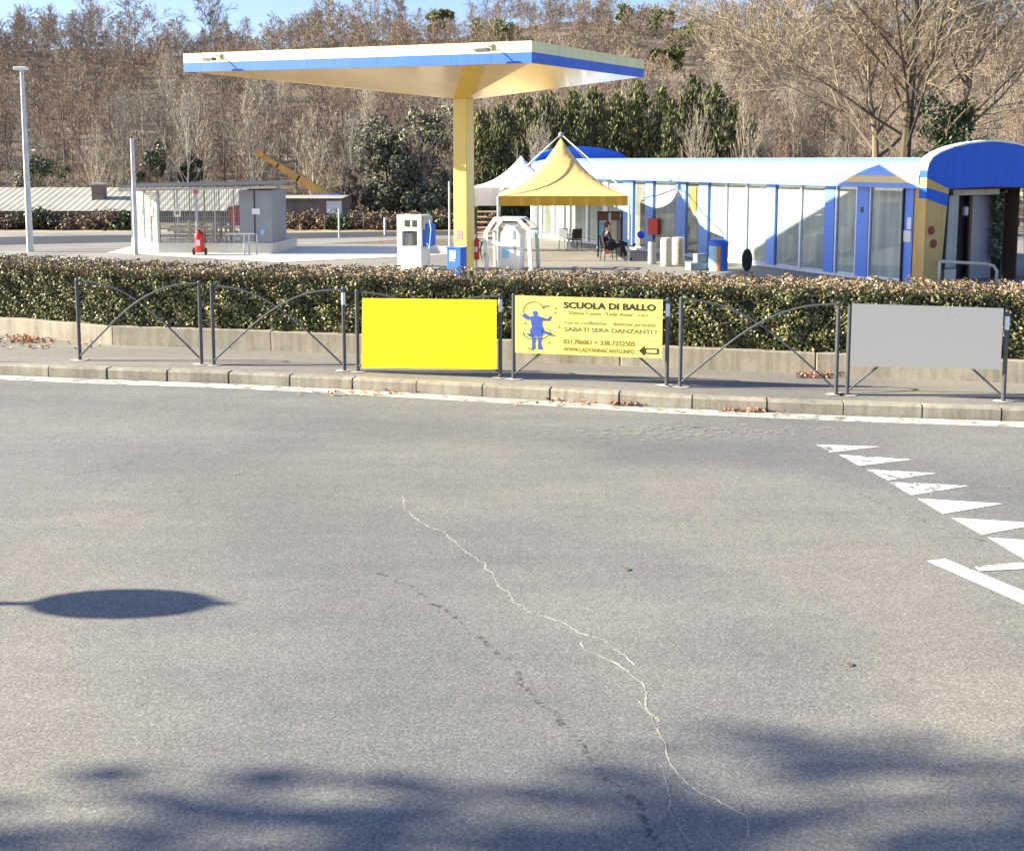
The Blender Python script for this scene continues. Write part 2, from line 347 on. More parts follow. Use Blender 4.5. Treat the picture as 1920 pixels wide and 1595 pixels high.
add_band(M['road'], [tuple(G(*q, ROADZ).xy) for q in ((820, 900), (1450, 980), (1900, 1230))], 1.7, (1.22, 1.17, 1.06))
add_band(M['road'], [tuple(G(*q, ROADZ).xy) for q in ((300, 760), (1150, 835), (1800, 900))], .8, (.88, .88, .90))
add_band(M['road'], [tuple(G(*q, ROADZ).xy) for q in ((100, 840), (500, 960), (900, 1300))], .9, (.90, .91, .93))
# kerb foot line (left to right) and its copy pushed back
kb = [G(*q, ROADZ) for q in ((0, 703), (192, 711), (430, 719), (640, 729), (1000, 749), (1240, 764), (1555, 778), (1920, 790))]
dl = (kb[0] - kb[1]).normalized(); dl = (dl + Vector((0, .25, 0))).normalized(); dr = (kb[-1] - kb[-2]).normalized()
kb = [kb[0] + dl * 30, kb[0] + dl * 8] + kb + [kb[-1] + dr * 8, kb[-1] + dr * 40]
def offline(line, o):
    out = []
    for i, p in enumerate(line):
        d = (line[min(i + 1, len(line) - 1)] - line[max(i - 1, 0)]); n = Vector((-d.y, d.x, 0)).normalized()
        out.append(Vector(p) + n * o)
    return out
def resample(line, step):
    out = [line[0].copy()]; acc = 0
    for a, b in zip(line, line[1:]):
        L_ = (b - a).length; t = step - acc
        while t <= L_: out.append(a.lerp(b, t / L_)); t += step
        acc = (acc + L_) % step if L_ else acc
        acc = L_ - (t - step)
    out.append(line[-1].copy()); return out
def setz(line, z): return [Vector((p.x, p.y, z)) for p in line]
def strip(a, b, mi=0, m=None):
    m = m or MB(); n = len(a)
    m.add(list(a) + list(b), [(i, i + 1, n + i + 1, n + i) for i in range(n - 1)], mi); return m
near = [Vector((p.x * 1.0, -40, ROADZ)) for p in kb]
tag(strip(near, setz(offline(kb, .03), ROADZ)).build("road", M['road']), kind="structure")
# wall foot line
wl = [G(*q, SWZ) for q in ((0, 627), (206, 646), (447, 655), (860, 671), (1275, 690), (1600, 705), (1913, 718))]
wdl = ((wl[0] - wl[1]).normalized() + Vector((-.3, .0, 0))).normalized(); wdr = (wl[-1] - wl[-2]).normalized()
wl = [wl[0] + wdl * 30, wl[0] + wdl * 8] + wl + [wl[-1] + wdr * 8, wl[-1] + wdr * 40]
# sidewalk: sheet from kerb back edge to wall foot
kk = setz(offline(kb, .14), SWZ - .004); ww = setz(offline(wl, .05), SWZ - .004)
def lerp_line(line, n):
    L_ = [0]
    for a, b in zip(line, line[1:]): L_.append(L_[-1] + (b - a).length)
    out = []
    for i in range(n):
        t = L_[-1] * i / (n - 1); j = max(k for k in range(len(L_)) if L_[k] <= t + 1e-9); j = min(j, len(line) - 2)
        out.append(line[j].lerp(line[j + 1], (t - L_[j]) / max(1e-9, L_[j + 1] - L_[j])))
    return out
tag(strip(lerp_line(kk, 60), lerp_line(ww, 60)).build("sidewalk", M['walk']), kind="structure")
# kerb: stones with joints
rs = resample(kb[1:-1], .875); mb = MB(); jb = MB(); rg = random.Random(4)
for a, b in zip(rs, rs[1:]):
    if (b - a).length < .3: continue
    d = (b - a).normalized(); n = Vector((-d.y, d.x, 0)); g = .006 + rg.random() * .01
    a2 = a + d * g; b2 = b - d * g; o = rg.uniform(-.006, .006); h = SWZ - ROADZ + rg.uniform(-.003, .006)
    z0 = ROADZ - .05; f = n * o
    pr = [(f + n * .0, z0), (f + n * .0, ROADZ + h - .025), (f + n * .025, ROADZ + h), (n * .145, ROADZ + h), (n * .145, z0)]
    va = [Vector((a2.x + q.x, a2.y + q.y, z)) for q, z in pr]; vb = [Vector((b2.x + q.x, b2.y + q.y, z)) for q, z in pr]
    mb.add(va + vb, [(0, 5, 6, 1), (1, 6, 7, 2), (2, 7, 8, 3), (3, 8, 9, 4), (0, 1, 2, 3, 4), (9, 8, 7, 6, 5)])
    jb.box(a + n * .08 + Vector((0, 0, .055)), (.03, .11, .17), math.atan2(d.y, d.x))
tag(mb.build("kerb", M['kerb']), kind="structure"); tag(jb.build("kerb_joint", M['joint']), kind="structure")
# edge line along the kerb
tag(strip(lerp_line(setz(offline(kb, -.30), ROADZ + .004), 120), lerp_line(setz(offline(kb, -.03), ROADZ + .004), 120)).build("road_edge_line", M['paintedge']), kind="structure")
# painted give-way triangles and stop line
tris = [((1530, 833), (1650, 837), (1557, 848)), ((1572, 852), (1713, 861), (1611, 873)), ((1623, 879), (1756, 887), (1665, 900)),
        ((1666, 903), (1819, 910), (1709, 928)), ((1720, 934), (1880, 944), (1768, 963)), ((1783, 970), (1955, 981), (1841, 1002)),
        ((1852, 1007), (2052, 1021), (1922, 1049)), ((1935, 1052), (2160, 1068), (2012, 1102))]
for i, t in enumerate(tris):
    mb = MB(); mb.add([G(*q, ROADZ + .004) for q in t], [(0, 2, 1)])
    tag(mb.build("road_marking", M['paintworn'] if i < 4 else M['paintfresh']), kind="structure")
mb = MB(); mb.add([G(*q, ROADZ + .004) for q in ((1738, 1051), (1772, 1047), (2300, 1262), (2300, 1310), (1920, 1132))], [(4, 3, 2, 1, 0)])
tag(mb.build("road_marking", M['paintfresh']), kind="structure")
mb = MB(); mb.add([G(*q, ROADZ + .006) for q in ((1828, 1062), (1860, 1057), (2100, 1045), (2100, 1057), (1835, 1070))], [(4, 3, 2, 1, 0)])
tag(mb.build("road_marking", M['paintworn']), kind="structure")
def crack(pxs, w0, m, seed, jit=.02, z=.004, gaps=0):
    rg = random.Random(seed); base_ = resample([G(*q, ROADZ + z * .35) for q in pxs], .09)
    base_ = [p + Vector((rg.uniform(-jit, jit), rg.uniform(-jit, jit), 0)) for p in base_]
    pts = [p + Vector((rg.uniform(-.3, .3) * jit, rg.uniform(-.3, .3) * jit, 0)) for p in resample(base_, .022)]
    mb = MB()
    for a, b in zip(pts, pts[1:]):
        if rg.random() < gaps: continue
        d = (b - a)
        if d.length < 1e-4: continue
        n = Vector((-d.y, d.x, 0)).normalized() * w0 * rg.uniform(.25, 1.15)
        mb.quad(a - n, b - n, b + n, a + n)
    return tag(mb.build("road_crack", m), kind="structure")
crack([(755, 930), (757, 948), (770, 965), (800, 985), (840, 1000), (860, 1020), (890, 1045), (920, 1070), (925, 1090), (960, 1120), (995, 1150), (1040, 1160), (1090, 1185), (1130, 1200), (1175, 1235), (1190, 1250)], .0064, M['crackl'], 1, .02, .004, .08)
crack([(1085, 1205), (1110, 1225), (1150, 1240), (1180, 1260), (1205, 1285), (1215, 1325), (1240, 1355)], .0072, M['crackl'], 2, .015, .005)
crack([(1196, 1310), (1220, 1340), (1238, 1370), (1245, 1410), (1270, 1455), (1320, 1490), (1385, 1515), (1402, 1540), (1400, 1570)], .0052, M['crackl'], 3, .015, .005)
crack([(840, 1005), (845, 1030), (848, 1040)], .004, M['crackl'], 33)
crack([(1235, 1430), (1250, 1500), (1290, 1580)], .0025, M['crackl'], 34)
crack([(700, 1075), (760, 1095), (810, 1125), (860, 1165), (910, 1205), (950, 1240), (975, 1270), (1010, 1310), (1060, 1360), (1090, 1400), (1140, 1450), (1175, 1490), (1210, 1530), (1240, 1595)], .022, M['crackd'], 5, .03, .004, .25)
crack([(50, 1000), (150, 985), (240, 965), (330, 952), (352, 942), (335, 920)], .008, M['crackd'], 6, .02, .004, .1)
crack([(60, 890), (150, 888), (200, 880), (245, 866)], .010, M['crackd'], 7, .02, .004, .1)
crack([(300, 905), (360, 900), (430, 898), (470, 880)], .007, M['crackd'], 8, .03, .004, .3)
crack([(1480, 911), (1590, 913), (1660, 914)], .008, M['crackd'], 9, .01, .004, .2)
crack([(1800, 914), (1920, 916), (2050, 918)], .010, M['crackd'], 10, .01, .004, .1)
crack([(1610, 925), (1700, 965), (1790, 1000), (1860, 1018)], .012, M['crackd'], 11, .02, .004, .5)
mb = MB(); rg = random.Random(12)
for i in range(150):      # loose chippings where the surface has broken up, below the kerb
    c = G(rg.gauss(1270, 120), rg.gauss(809, 7), ROADZ + .004); r = rg.uniform(.01, .055)
    mb.add([c + Vector((math.cos(a) * r * rg.uniform(.6, 1.8), math.sin(a) * r * rg.uniform(.5, 1), .0003 * (i % 7))) for a in [k * 1.047 for k in range(6)]], [(0, 1, 2, 3, 4, 5)])
tag(mb.build("road_patch", M['patch']), kind="structure")
for px, py in ((1593, 1245), (1176, 1067)):
    mb = MB(); mb.lathe(G(px, py, ROADZ + .003), [(.03, 0), (.024, .004)], 9); tag(mb.build("road_patch", M['joint']), kind="structure")

# forecourt and far ground sheets
def sheet(name, pts, m): mb = MB(); mb.add(pts, [tuple(range(len(pts)))]); return tag(mb.build(name, m), kind="structure")
sheet("forecourt", [(-60, 26.9, .006), (70, 26.9, .006), (70, 52, .006), (-60, 52, .006)], M['yard'])
def gy(pts, z): return [G(a, b, z) for a, b in pts]
sheet("far_verge", gy([(-500, 447), (1000, 431), (1000, 424), (-500, 437)], .005), M['grassdry'])
sheet("far_lane", gy([(-300, 466), (240, 454), (620, 446), (900, 440.5), (900, 432), (240, 440.5), (-300, 449)], .010), M['lane'])
sheet("far_pavement", gy([(-300, 473), (240, 466), (620, 458), (900, 451), (900, 440), (620, 446.5), (240, 454.5), (-300, 466.5)], .013), M['yard'])
sheet("grass_wedge", gy([(605, 456.5), (740, 456.5), (880, 461), (880, 447), (740, 450)], .018), M['soil'])
sheet("pale_apron", gy([(200, 474), (520, 492), (860, 476), (860, 462), (520, 461), (250, 461)], .019), M['apron'])

# ------------------------------------------------------------------ low wall + hedge
lw = offline(wl, .0); segs = resample(lw[1:-1], 2.6); mb = MB(); rg = random.Random(9)
for a, b in zip(segs, segs[1:]):
    if (b - a).length < .2: continue
    d = (b - a).normalized(); n = Vector((-d.y, d.x, 0)); a2 = a + d * .006; b2 = b - d * .006; o = n * rg.uniform(-.008, .008)
    z0 = SWZ - .1; z1 = SWZ + .29 + rg.uniform(-.008, .008)
    mb.prism([Vector((*(a2 + o).xy, z0)), Vector((*(b2 + o).xy, z0)), Vector((*(b2 + o).xy, z1)), Vector((*(a2 + o).xy, z1))], n * .14)
tag(mb.build("low_wall", M['wall'], bevel=.012), "low stained concrete retaining wall along the foot of the hedge", "wall")
HT = 1.80
hedge = empty("clipped_hedge", (0, 16, SWZ), "long clipped hedge with green sides and reddish brown top behind the low wall", "hedge")
hf = lerp_line(offline(wl[1:-1], .12), 140); hb = offline(hf, 1.25)
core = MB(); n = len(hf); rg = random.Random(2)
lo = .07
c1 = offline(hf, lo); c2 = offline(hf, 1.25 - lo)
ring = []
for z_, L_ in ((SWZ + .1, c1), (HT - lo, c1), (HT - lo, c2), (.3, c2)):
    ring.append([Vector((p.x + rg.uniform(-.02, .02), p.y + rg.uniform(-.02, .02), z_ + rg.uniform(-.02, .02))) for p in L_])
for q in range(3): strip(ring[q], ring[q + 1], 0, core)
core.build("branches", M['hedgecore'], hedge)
rg = np.random.default_rng(5)
def along(t, off):
    A = np.array([p[:] for p in hf]); B = np.array([p[:] for p in hb]); i = np.clip((t * (n - 1)).astype(int), 0, n - 2); f = (t * (n - 1) - i)[:, None]
    a = A[i] * (1 - f) + A[i + 1] * f; b = B[i] * (1 - f) + B[i + 1] * f; dn = (b - a) / 1.25
    return a + dn * off[:, None], dn
tvis = (.30, .72)   # most leaves where the camera sees them
nf = 62000; t = rg.uniform(.17, .86, nf); off = rg.exponential(.035, nf) - .03 + .02 * np.sin(t * 190)
pz = SWZ + .26 + (HT - SWZ - .26) * rg.random(nf) ** .92; off += .05 * np.sin(pz * 9 + t * 60) * rg.random(nf)
p, dn = along(t, off); p[:, 2] = pz
lump = np.sin(t * 173 + 2 * np.sin(pz * 5)) * np.sin(pz * 17 + 3 * np.sin(t * 91)) + .6 * np.sin(t * 420 + pz * 11)
p += dn * (lump * .035)[:, None]
V1, F1 = leaves_np(p, .025, 6, -dn * .9 + np.array([0, 0, .35]), 1.0, .6)
nt_ = 36000; t = rg.uniform(.12, .9, nt_); off = rg.uniform(-.03, 1.27, nt_); p, dn = along(t, off)
bump = .022 * np.sin(t * 330) + .018 * np.sin(t * 810 + 1)
p[:, 2] = HT - rg.exponential(.03, nt_) + .035 + bump + (rg.random(nt_) < .03) * rg.uniform(0, .06, nt_)
V2, F2 = leaves_np(p, .022, 7, np.array([0, 0, .8]) + 0 * dn, 1.0, .6)
ob = 9000; t = rg.uniform(.17, .86, ob); p, dn = along(t, rg.uniform(-.05, .05, ob)); p[:, 2] = HT - rg.exponential(.07, ob) + .04
V3, F3 = leaves_np(p, .021, 8, None)
V = np.concatenate([V1, V2, V3]); Fq = np.concatenate([F1, F2 + len(V1), F3 + len(V1) + len(V2)])
hl = npmesh("foliage", V, Fq, [M['hedge'], M['hedgetop']], np.concatenate([np.zeros(nf), np.ones(nt_), np.ones(ob)]))
hl.parent = hedge; hl.matrix_parent_inverse = world_of(hedge).inverted(); hl["kind"] = "stuff"
# dry leaves in drifts
def drift(px0, px1, py0, py1, z, cnt, seed, name="dry_leaves"):
    rg = np.random.default_rng(seed); ps = []
    for _ in range(cnt):
        q = G(np.clip(rg.normal((px0 + px1) / 2, (px1 - px0) / 4), px0, px1), rg.uniform(py0, py1), z); ps.append((q.x, q.y, z + .01 + rg.exponential(.012)))
    V, Fq = leaves_np(np.array(ps), .028, seed, np.array([0, 0, 1.0]), .7, .6)
    return tag(npmesh(name, V, Fq, [M['litter']]), "scattered brown dead leaves drifted against the kerb and low wall", "leaves", None, "stuff")
dl_ = []
for a in ((1145, 1255, 752, 762, ROADZ, 260, 1), (1355, 1490, 764, 774, ROADZ, 240, 2), (1495, 1575, 700, 709, SWZ, 160, 3), (0, 105, 630, 643, SWZ, 260, 4), (560, 900, 733, 742, ROADZ, 70, 5), (0, 200, 640, 655, SWZ, 50, 6), (960, 1240, 750, 760, ROADZ, 60, 7)):
    dl_.append(drift(*a))
# join the drifts into the one stuff object
bm = bmesh.new()
for o in dl_: bm.from_mesh(o.data)
me = bpy.data.meshes.new("dry_leaves"); bm.to_mesh(me); bm.free(); me.materials.append(M['litter']); dl_[0].data = me
for o in dl_[1:]: bpy.data.objects.remove(o)

# ------------------------------------------------------------------ barriers on the sidewalk
def bez(a, b, c, d, k=18):
    return [a * (1 - t) ** 3 + b * 3 * t * (1 - t) ** 2 + c * 3 * t * t * (1 - t) + d * t ** 3 for t in [i / k for i in range(k + 1)]]
bars = [((150, 675), (378, 683), 1.15, "open barrier with crossing arcs, leftmost of the whole row", None),
        ((401, 684), (646, 695), 1.12, "open barrier with crossing arcs just left of the plain yellow panel", None),
        ((671, 696), (938, 708), 1.09, "barrier carrying the plain bright yellow panel", 'y'),
        ((963, 710), (1250, 723), 1.10, "barrier carrying the dance school banner", 's'),
        ((1275, 725), (1567, 739), 1.12, "open barrier with crossing arcs between the dance banner and grey panel", None),
        ((1588, 740), (1881, 752), 1.07, "barrier carrying the plain grey panel", 'g')]
bar_geo = []
for (pa, pb, hh, lab, kind) in bars:
    A = G(*pa, SWZ); B = G(*pb, SWZ); d = (B - A).normalized(); W_ = (B - A).length
    th = empty("pedestrian_barrier", A, "dark steel " + lab, "barrier", "steel barriers along the sidewalk", math.atan2(d.y, d.x))
    H1 = hh
    for q, X in enumerate((0, W_)):
        base = A + d * X
        mb = MB(); mb.tube([base, base + Vector((0, 0, H1))], .026, 10); mb.lathe(base + Vector((0, 0, H1)), [(.026, 0), (.018, .012), (.004, .016)], 10)
        pst = mb.build("post", M['steel'], th)
        if kind or lab.startswith("open barrier with crossing arcs just") :
            if q == 1: MB().tube([base + Vector((0, 0, H1 - .22)), base + Vector((0, 0, H1 - .06))], .0275, 10).build("reflective_band", M['band'], pst)
        rgx = random.Random(int(X * 100)); mb = MB(); k = 11
        mb.add([base + Vector((math.cos(a_ * 6.283 / k) * rgx.uniform(.10, .17), math.sin(a_ * 6.283 / k) * rgx.uniform(.06, .10), .004)) for a_ in range(k)], [tuple(range(k))])
        mb.build("footing", M['pad'], th)
    z = lambda p, h: p + Vector((0, 0, h))
    a0 = A + d * .02; b0 = B - d * .02; nn = Vector((-d.y, d.x, 0)) * .018
    for (s0, s1, o) in ((a0, b0, nn), (b0, a0, -nn)):
        dd = (s1 - s0)
        pts = bez(z(s0, H1 - .02) + o, z(s0 + dd * .42, H1 - .03) + o, z(s0 + dd * .62, H1 * .62) + o, z(s1, .07) + o)
        MB().tube(pts, .013, 7).build("arc", M['steel'], th)
    bar_geo.append((A, B, d, H1))
    nrm = Vector((d.y, -d.x, 0))
    if kind in ('y', 'g'):
        q = {'y': ((679, 559), (931, 562), (931, 692), (678, 690)), 'g': ((1598, 569), (1882, 578), (1876, 693), (1594, 686))}[kind]
        def on(px, py):      # point of the barrier's plane seen at that pixel
            r = ray(px, py); C0 = Vector((0, 0, CAMZ)); pl = A + nrm * .05; t = (pl - C0).dot(nrm) / r.dot(nrm); return C0 + r * t
        pts = [on(*k_) for k_ in q]
        pn = MB().prism([pts[3], pts[2], pts[1], pts[0]], -nrm * .006).build("plain_banner", M['panely' if kind == 'y' else 'panelg'])
        tag(pn, {'y': "blank bright yellow rectangular banner fixed to a barrier", 'g': "blank light grey rectangular banner fixed to the last barrier"}[kind], "banner")
# dance school banner
A, B, d, H1 = bar_geo[3]; nrm = Vector((d.y, -d.x, 0))
Wb = (B - A).length; bx0 = .03; bw = Wb - .09; bz0 = 0.355; bh = .74
C0 = A + nrm * .05 + d * bx0 + Vector((0, 0, bz0)); up = Vector((0, 0, 1))
ban = MB().prism([C0, C0 + d * bw, C0 + d * bw + up * bh, C0 + up * bh], -nrm * .008).build("dance_school_banner", M['signy'])
tag(ban, "pale yellow dance school banner with blue dancing couple and dark lettering", "banner")
Mx = Matrix((d, up, nrm)).transposed().to_4x4()
def place2d(mb, name, m, dz=.002, par=ban):
    v = []
    for (x, y, *_) in mb.v: v.append(C0 + d * x + up * y + nrm * dz)
    o = MB(); o.v = [tuple(q) for q in v]; o.f = mb.f; o.m = mb.m; return o.build(name, m, par)
def text(body, x0, y0, wid, hgt, m, off=.0, shear=0, font_w=1):
    cu = bpy.data.curves.new("lettering", 'FONT'); cu.body = body; cu.size = 1; cu.offset = off; cu.shear = shear; cu.resolution_u = 3
    ot = bpy.data.objects.new("lettering", cu); col.objects.link(ot)
    dg = bpy.context.evaluated_depsgraph_get(); me = bpy.data.meshes.new_from_object(ot.evaluated_get(dg)); bpy.data.objects.remove(ot)
    xs = [v.co.x for v in me.vertices]; ys = [v.co.y for v in me.vertices]
    mnx, mxx, mny, mxy = min(xs), max(xs), min(ys), max(ys)
    mb = MB(); mb.v = [(x0 + (v.co.x - mnx) / (mxx - mnx) * wid, y0 + (v.co.y - mny) / (mxy - mny) * hgt, 0) for v in me.vertices]
    mb.f = [tuple(p.vertices) for p in me.polygons]; mb.m = [0] * len(mb.f)
    bpy.data.meshes.remove(me)
    return place2d(mb, "lettering", m)
# banner coords: u = fraction across, v = fraction up (measured on the photograph)
U = lambda f: f * bw
Vv = lambda f: f * bh
def serif_word(body, u0, u1, v0, v1, m):
    # hand-made slab serif capitals (strokes as polygons) on a 1 x 1 cell
    G_ = {'S': ['P', (.95, .72, .95, .98, .78, .90, .5, 1, .15, .9, .05, .72, .15, .55, .6, .42, .68, .28, .5, .16, .25, .22, .14, .36, .05, .36, .05, .02, .2, .1, .5, 0, .85, .08, .97, .3, .85, .48, .4, .6, .34, .73, .5, .84, .72, .78, .86, .68)]}
    return None
text("SCUOLA DI BALLO", U(.335), Vv(.80), U(.62), Vv(.115), M['ink'], .042)
text("Danza Cantù  \"Lady Anna\"  s.n.c.", U(.375), Vv(.685), U(.54), Vv(.07), M['inkb'], .015)
text("corsi collettivi - lezioni private", U(.34), Vv(.51), U(.615), Vv(.085), M['inkg'], .004, .35)
text("SABATI SERA DANZANTI !", U(.34), Vv(.405), U(.62), Vv(.075), M['inkg'], .02)
text("031.706061", U(.335), Vv(.185), U(.19), Vv(.085), M['inkb'], .02)
text("338.7252505", U(.585), Vv(.185), U(.235), Vv(.085), M['inkb'], .02)
text("WWW.LADYANNACANTU.INFO", U(.335), Vv(.055), U(.48), Vv(.075), M['inkb'], .02)
def poly2(pts, m, name, dz=.002):
    mb = MB(); mb.add([(U(a), Vv(b), 0) for a, b in pts], [tuple(range(len(pts)))]); return place2d(mb, name, m, dz)
poly2([(.845, .115), (.885, .205), (.885, .165), (.978, .165), (.978, .065), (.885, .065), (.885, .022)][::-1], M['ink'], "arrow_sign")
poly2([(.897, .142), (.966, .142), (.966, .088), (.897, .088)][::-1], M['signy'], "arrow_sign", .004)
text("80 m", U(.902), Vv(.098), U(.058), Vv(.034), M['inkb'], .01)
mb = MB(); mb.lathe((0, 0, 0), [(1, 0), (1, .001)], 14); mb.v = [(U(.555) + x * .016, Vv(.225) + y * .018, 0) for x, y, z in mb.v]; place2d(mb, "round_mark", M['inkred'])
def stroke2(pts, wd, m, name="drawing", dz=.003):
    mb = MB(); k = len(pts)
    q = [Vector((U(a), Vv(b), 0)) for a, b in pts]
    L1 = []; L2 = []
    for i in range(k):
        dd = (q[min(i + 1, k - 1)] - q[max(i - 1, 0)]).normalized(); nn = Vector((-dd.y, dd.x, 0)) * (wd[i] if isinstance(wd, (list, tuple)) else wd)
        L1.append(q[i] + nn); L2.append(q[i] - nn)
    strip(L2, L1, 0, mb); return place2d(mb, name, m, dz)
stroke2([(.055 + .075 * (1 - math.cos(a)), .70 + .20 * math.sin(a)) for a in [k * math.pi / 14 for k in range(13)]], .006, M['inkb'], "drawn_arc")
mb = MB()
parts = [
    [(.13, .74), (.150, .74), (.158, .70), (.150, .655), (.132, .655), (.122, .70)],          # head
    [(.108, .65), (.165, .66), (.190, .62), (.186, .50), (.200, .43), (.190, .30), (.120, .30), (.100, .38), (.118, .47), (.108, .56)],   # torso
    [(.100, .64), (.065, .70), (.048, .64), (.085, .58), (.115, .60)],    # left arm and second head
    [(.180, .64), (.225, .61), (.245, .66), (.255, .66), (.240, .575), (.190, .575)],   # right arm
    [(.185, .42), (.235, .38), (.275, .325), (.22, .34), (.180, .36)],    # skirt flare
    [(.120, .35), (.075, .34), (.105, .28), (.130, .30)],
    [(.115, .29), (.150, .29), (.140, .18), (.140, .07), (.115, .07), (.120, .18)],
    [(.155, .29), (.190, .29), (.178, .18), (.195, .075), (.160, .07), (.160, .18)]]
for i, pp in enumerate(parts):
    mb.add([(U(a), Vv(b), 0) for a, b in pp], [tuple(range(len(pp)))])
place2d(mb, "dancing_couple_drawing", M['inkblue'], .003)
stroke2([(.055, .37), (.065, .30), (.09, .26), (.12, .24)], .005, M['ink'], "drawn_skirt_line")
stroke2([(.185, .25), (.22, .30), (.25, .36), (.243, .42), (.215, .44)], .005, M['inkb'], "drawn_skirt_line")
stroke2([(.235, .33), (.285, .315)], .004, M['ink'], "drawn_skirt_line")
stroke2([(.19, .79), (.21, .83), (.235, .84)], .010, M['inkg'], "drawn_bird")
stroke2([(.09, .09), (.12, .06), (.13, .05)], .008, M['inkb'], "drawn_shoe")
for u_, v_ in ((.273, .78), (.272, .70), (.065, .50), (.300, .46), (.232, .18)):
    nt2 = MB(); nt2.add([(U(u_), Vv(v_), 0), (U(u_) + .018, Vv(v_), 0), (U(u_) + .018, Vv(v_) + .02, 0), (U(u_), Vv(v_) + .02, 0)], [(0, 1, 2, 3)])
    nt2.add([(U(u_) + .013, Vv(v_), 0), (U(u_) + .018, Vv(v_), 0), (U(u_) + .018, Vv(v_) + .055, 0), (U(u_) + .013, Vv(v_) + .055, 0)], [(0, 1, 2, 3)])
    place2d(nt2, "music_note", M['inkg'], .003)

# ------------------------------------------------------------------ canopy
cy = .488; cA = Vector((-math.cos(cy), math.sin(cy), 0)); cB = Vector((math.sin(cy), math.cos(cy), 0))
cN = Vector((.447, 24.5, 0)); LA, LB = 10.64, 7.02; czb = CAMZ + 2.289; cth = .495
def cz_(p): return -.007 * (p.x + 2) + .026 * (p.y - 28)
def cp(a, b, z): p = cN + cA * a + cB * b; return Vector((p.x, p.y, z + cz_(p)))
colc = P(869, 186, 28.7); COLX, COLY, COLT = colc.x, colc.y, colc.z
canopy = empty("fuel_canopy", (COLX, COLY, 0), "large fuel station canopy with blue and cream fascia on one square yellow column", "canopy")
def ringpts(i, z): return [cp(i, i, z), cp(LA - i, i, z), cp(LA - i, LB - i, z), cp(i, LB - i, z)]
hw = .205
cc = [Vector((COLX, COLY, 0)) + cA * sa * hw + cB * sb * hw for sa, sb in ((-1, -1), (1, -1), (1, 1), (-1, 1))]
mid = czb + cth * .49
def band(z0, z1, name, m, out=0):
    mb = MB(); lo_ = ringpts(-out, z0); hi_ = ringpts(-out, z1)
    for i in range(4):
        j = (i + 1) % 4
        # split in panels with fine joints
        k = 5 if i % 2 == 0 else 3
        for q in range(k):
            a0 = lo_[i].lerp(lo_[j], q / k + .0002); a1 = lo_[i].lerp(lo_[j], (q + 1) / k - .0002); b0 = hi_[i].lerp(hi_[j], q / k + .0002); b1 = hi_[i].lerp(hi_[j], (q + 1) / k - .0002)
            nn = (a1 - a0).cross(up).normalized() * .04
            mb.add([a1, a0, b0, b1, a1 + nn, a0 + nn, b0 + nn, b1 + nn], [(0, 1, 2, 3), (4, 7, 6, 5), (0, 4, 5, 1), (3, 2, 6, 7), (0, 3, 7, 4), (1, 5, 6, 2)])
    return mb.build(name, m, canopy)
band(czb, mid, "blue_fascia", M['blue']); band(mid + .002, czb + cth, "cream_fascia", M['creamyel'])
mb = MB(); lo_ = [Vector((*p.xy, COLT)) for p in cc]; hi_ = ringpts(.035, czb + .02)
for i in range(4):
    j = (i + 1) % 4; mb.add([lo_[i], lo_[j], hi_[j], hi_[i]], [(0, 1, 2, 3)])
mb.build("underside", M['yel'], canopy)
mb = MB(); mb.add(ringpts(.05, czb + cth - .03), [(3, 2, 1, 0)]); mb.build("roof_deck", M['galv'], canopy)
mb = MB(); mb.hexa([Vector((*p.xy, 0)) for p in cc], [Vector((*p.xy, COLT + .01)) for p in cc]); mb.build("column", mat("yellow_column_paint", (.88, .64, .10), .4, .04, 1.2, coat=1, coat_r=.4), canopy, bevel=.02)
for px_ in (413, 920):     # floodlights on the fascia
    k = (px_ - 997) / (343 - 997); 
    bestb = min([i * .02 for i in range(0, 532)], key=lambda a: abs(960 + F * (cp(a, 0, czb).x) / (cp(a, 0, czb).y * CT - (cp(a, 0, czb).z - CAMZ) * ST) - px_))
    c = cp(bestb, -.03, mid + .10); fl = None
    mb = MB(); mb.tube([c + Vector((0, 0, .06)), c - cB * .16 + Vector((0, 0, .05)), c - cB * .30 + Vector((0, 0, -.04))], .014, 6); mb.box(c - cB * .01 + Vector((0, 0, .06)), (.10, .02, .14), cy * -1)
    fl = mb.build("floodlight", M['pipe'], canopy)
    MB().box(c - cB * .36 + Vector((0, 0, -.06)), (.34, .17, .07), -cy).build("lamp_head", M['steel'], fl)
    MB().box(c - cB * .36 + Vector((0, 0, -.098)), (.30, .13, .006), -cy).build("lamp_glass", M['white'], fl)
# items on and by the column
fcol = Vector((COLX, COLY, 0)); fn = -cB; fl_ = cA
def colbox(u, z0, z1, wd, dep, out=0):     # box on the column face turned to the camera
    c = fcol + fn * (hw + out + dep / 2) + fl_ * u + Vector((0, 0, (z0 + z1) / 2)); return MB().box(c, (wd, dep, z1 - z0), -cy)
colz = lambda py: P(869, py, COLY).z
tag(colbox(.02, colz(448), colz(431), .19, .006, .003).build("notice", M['pink']), "small pale red notice on the lower face of the yellow column", "notice")
def tapered_bin():
    o = empty("waste_bin", fcol + fn * .4, "blue box bin with a white notice fixed at the foot of the canopy column", "bin")
    colbox(.02, colz(520), colz(464), .44, .30, .01).build("body", M['blue'], o, bevel=.02)
    colbox(.02, colz(464) + .003, colz(461), .46, .32, .01).build("lid", M['blue'], o)
    nb = colbox(.05, colz(487), colz(467), .18, .004, .314).build("notice", M['white'], o)
    colbox(.03, colz(486), colz(482), .13, .003, .320).build("notice_text", M['pink'], nb); return o
tapered_bin()
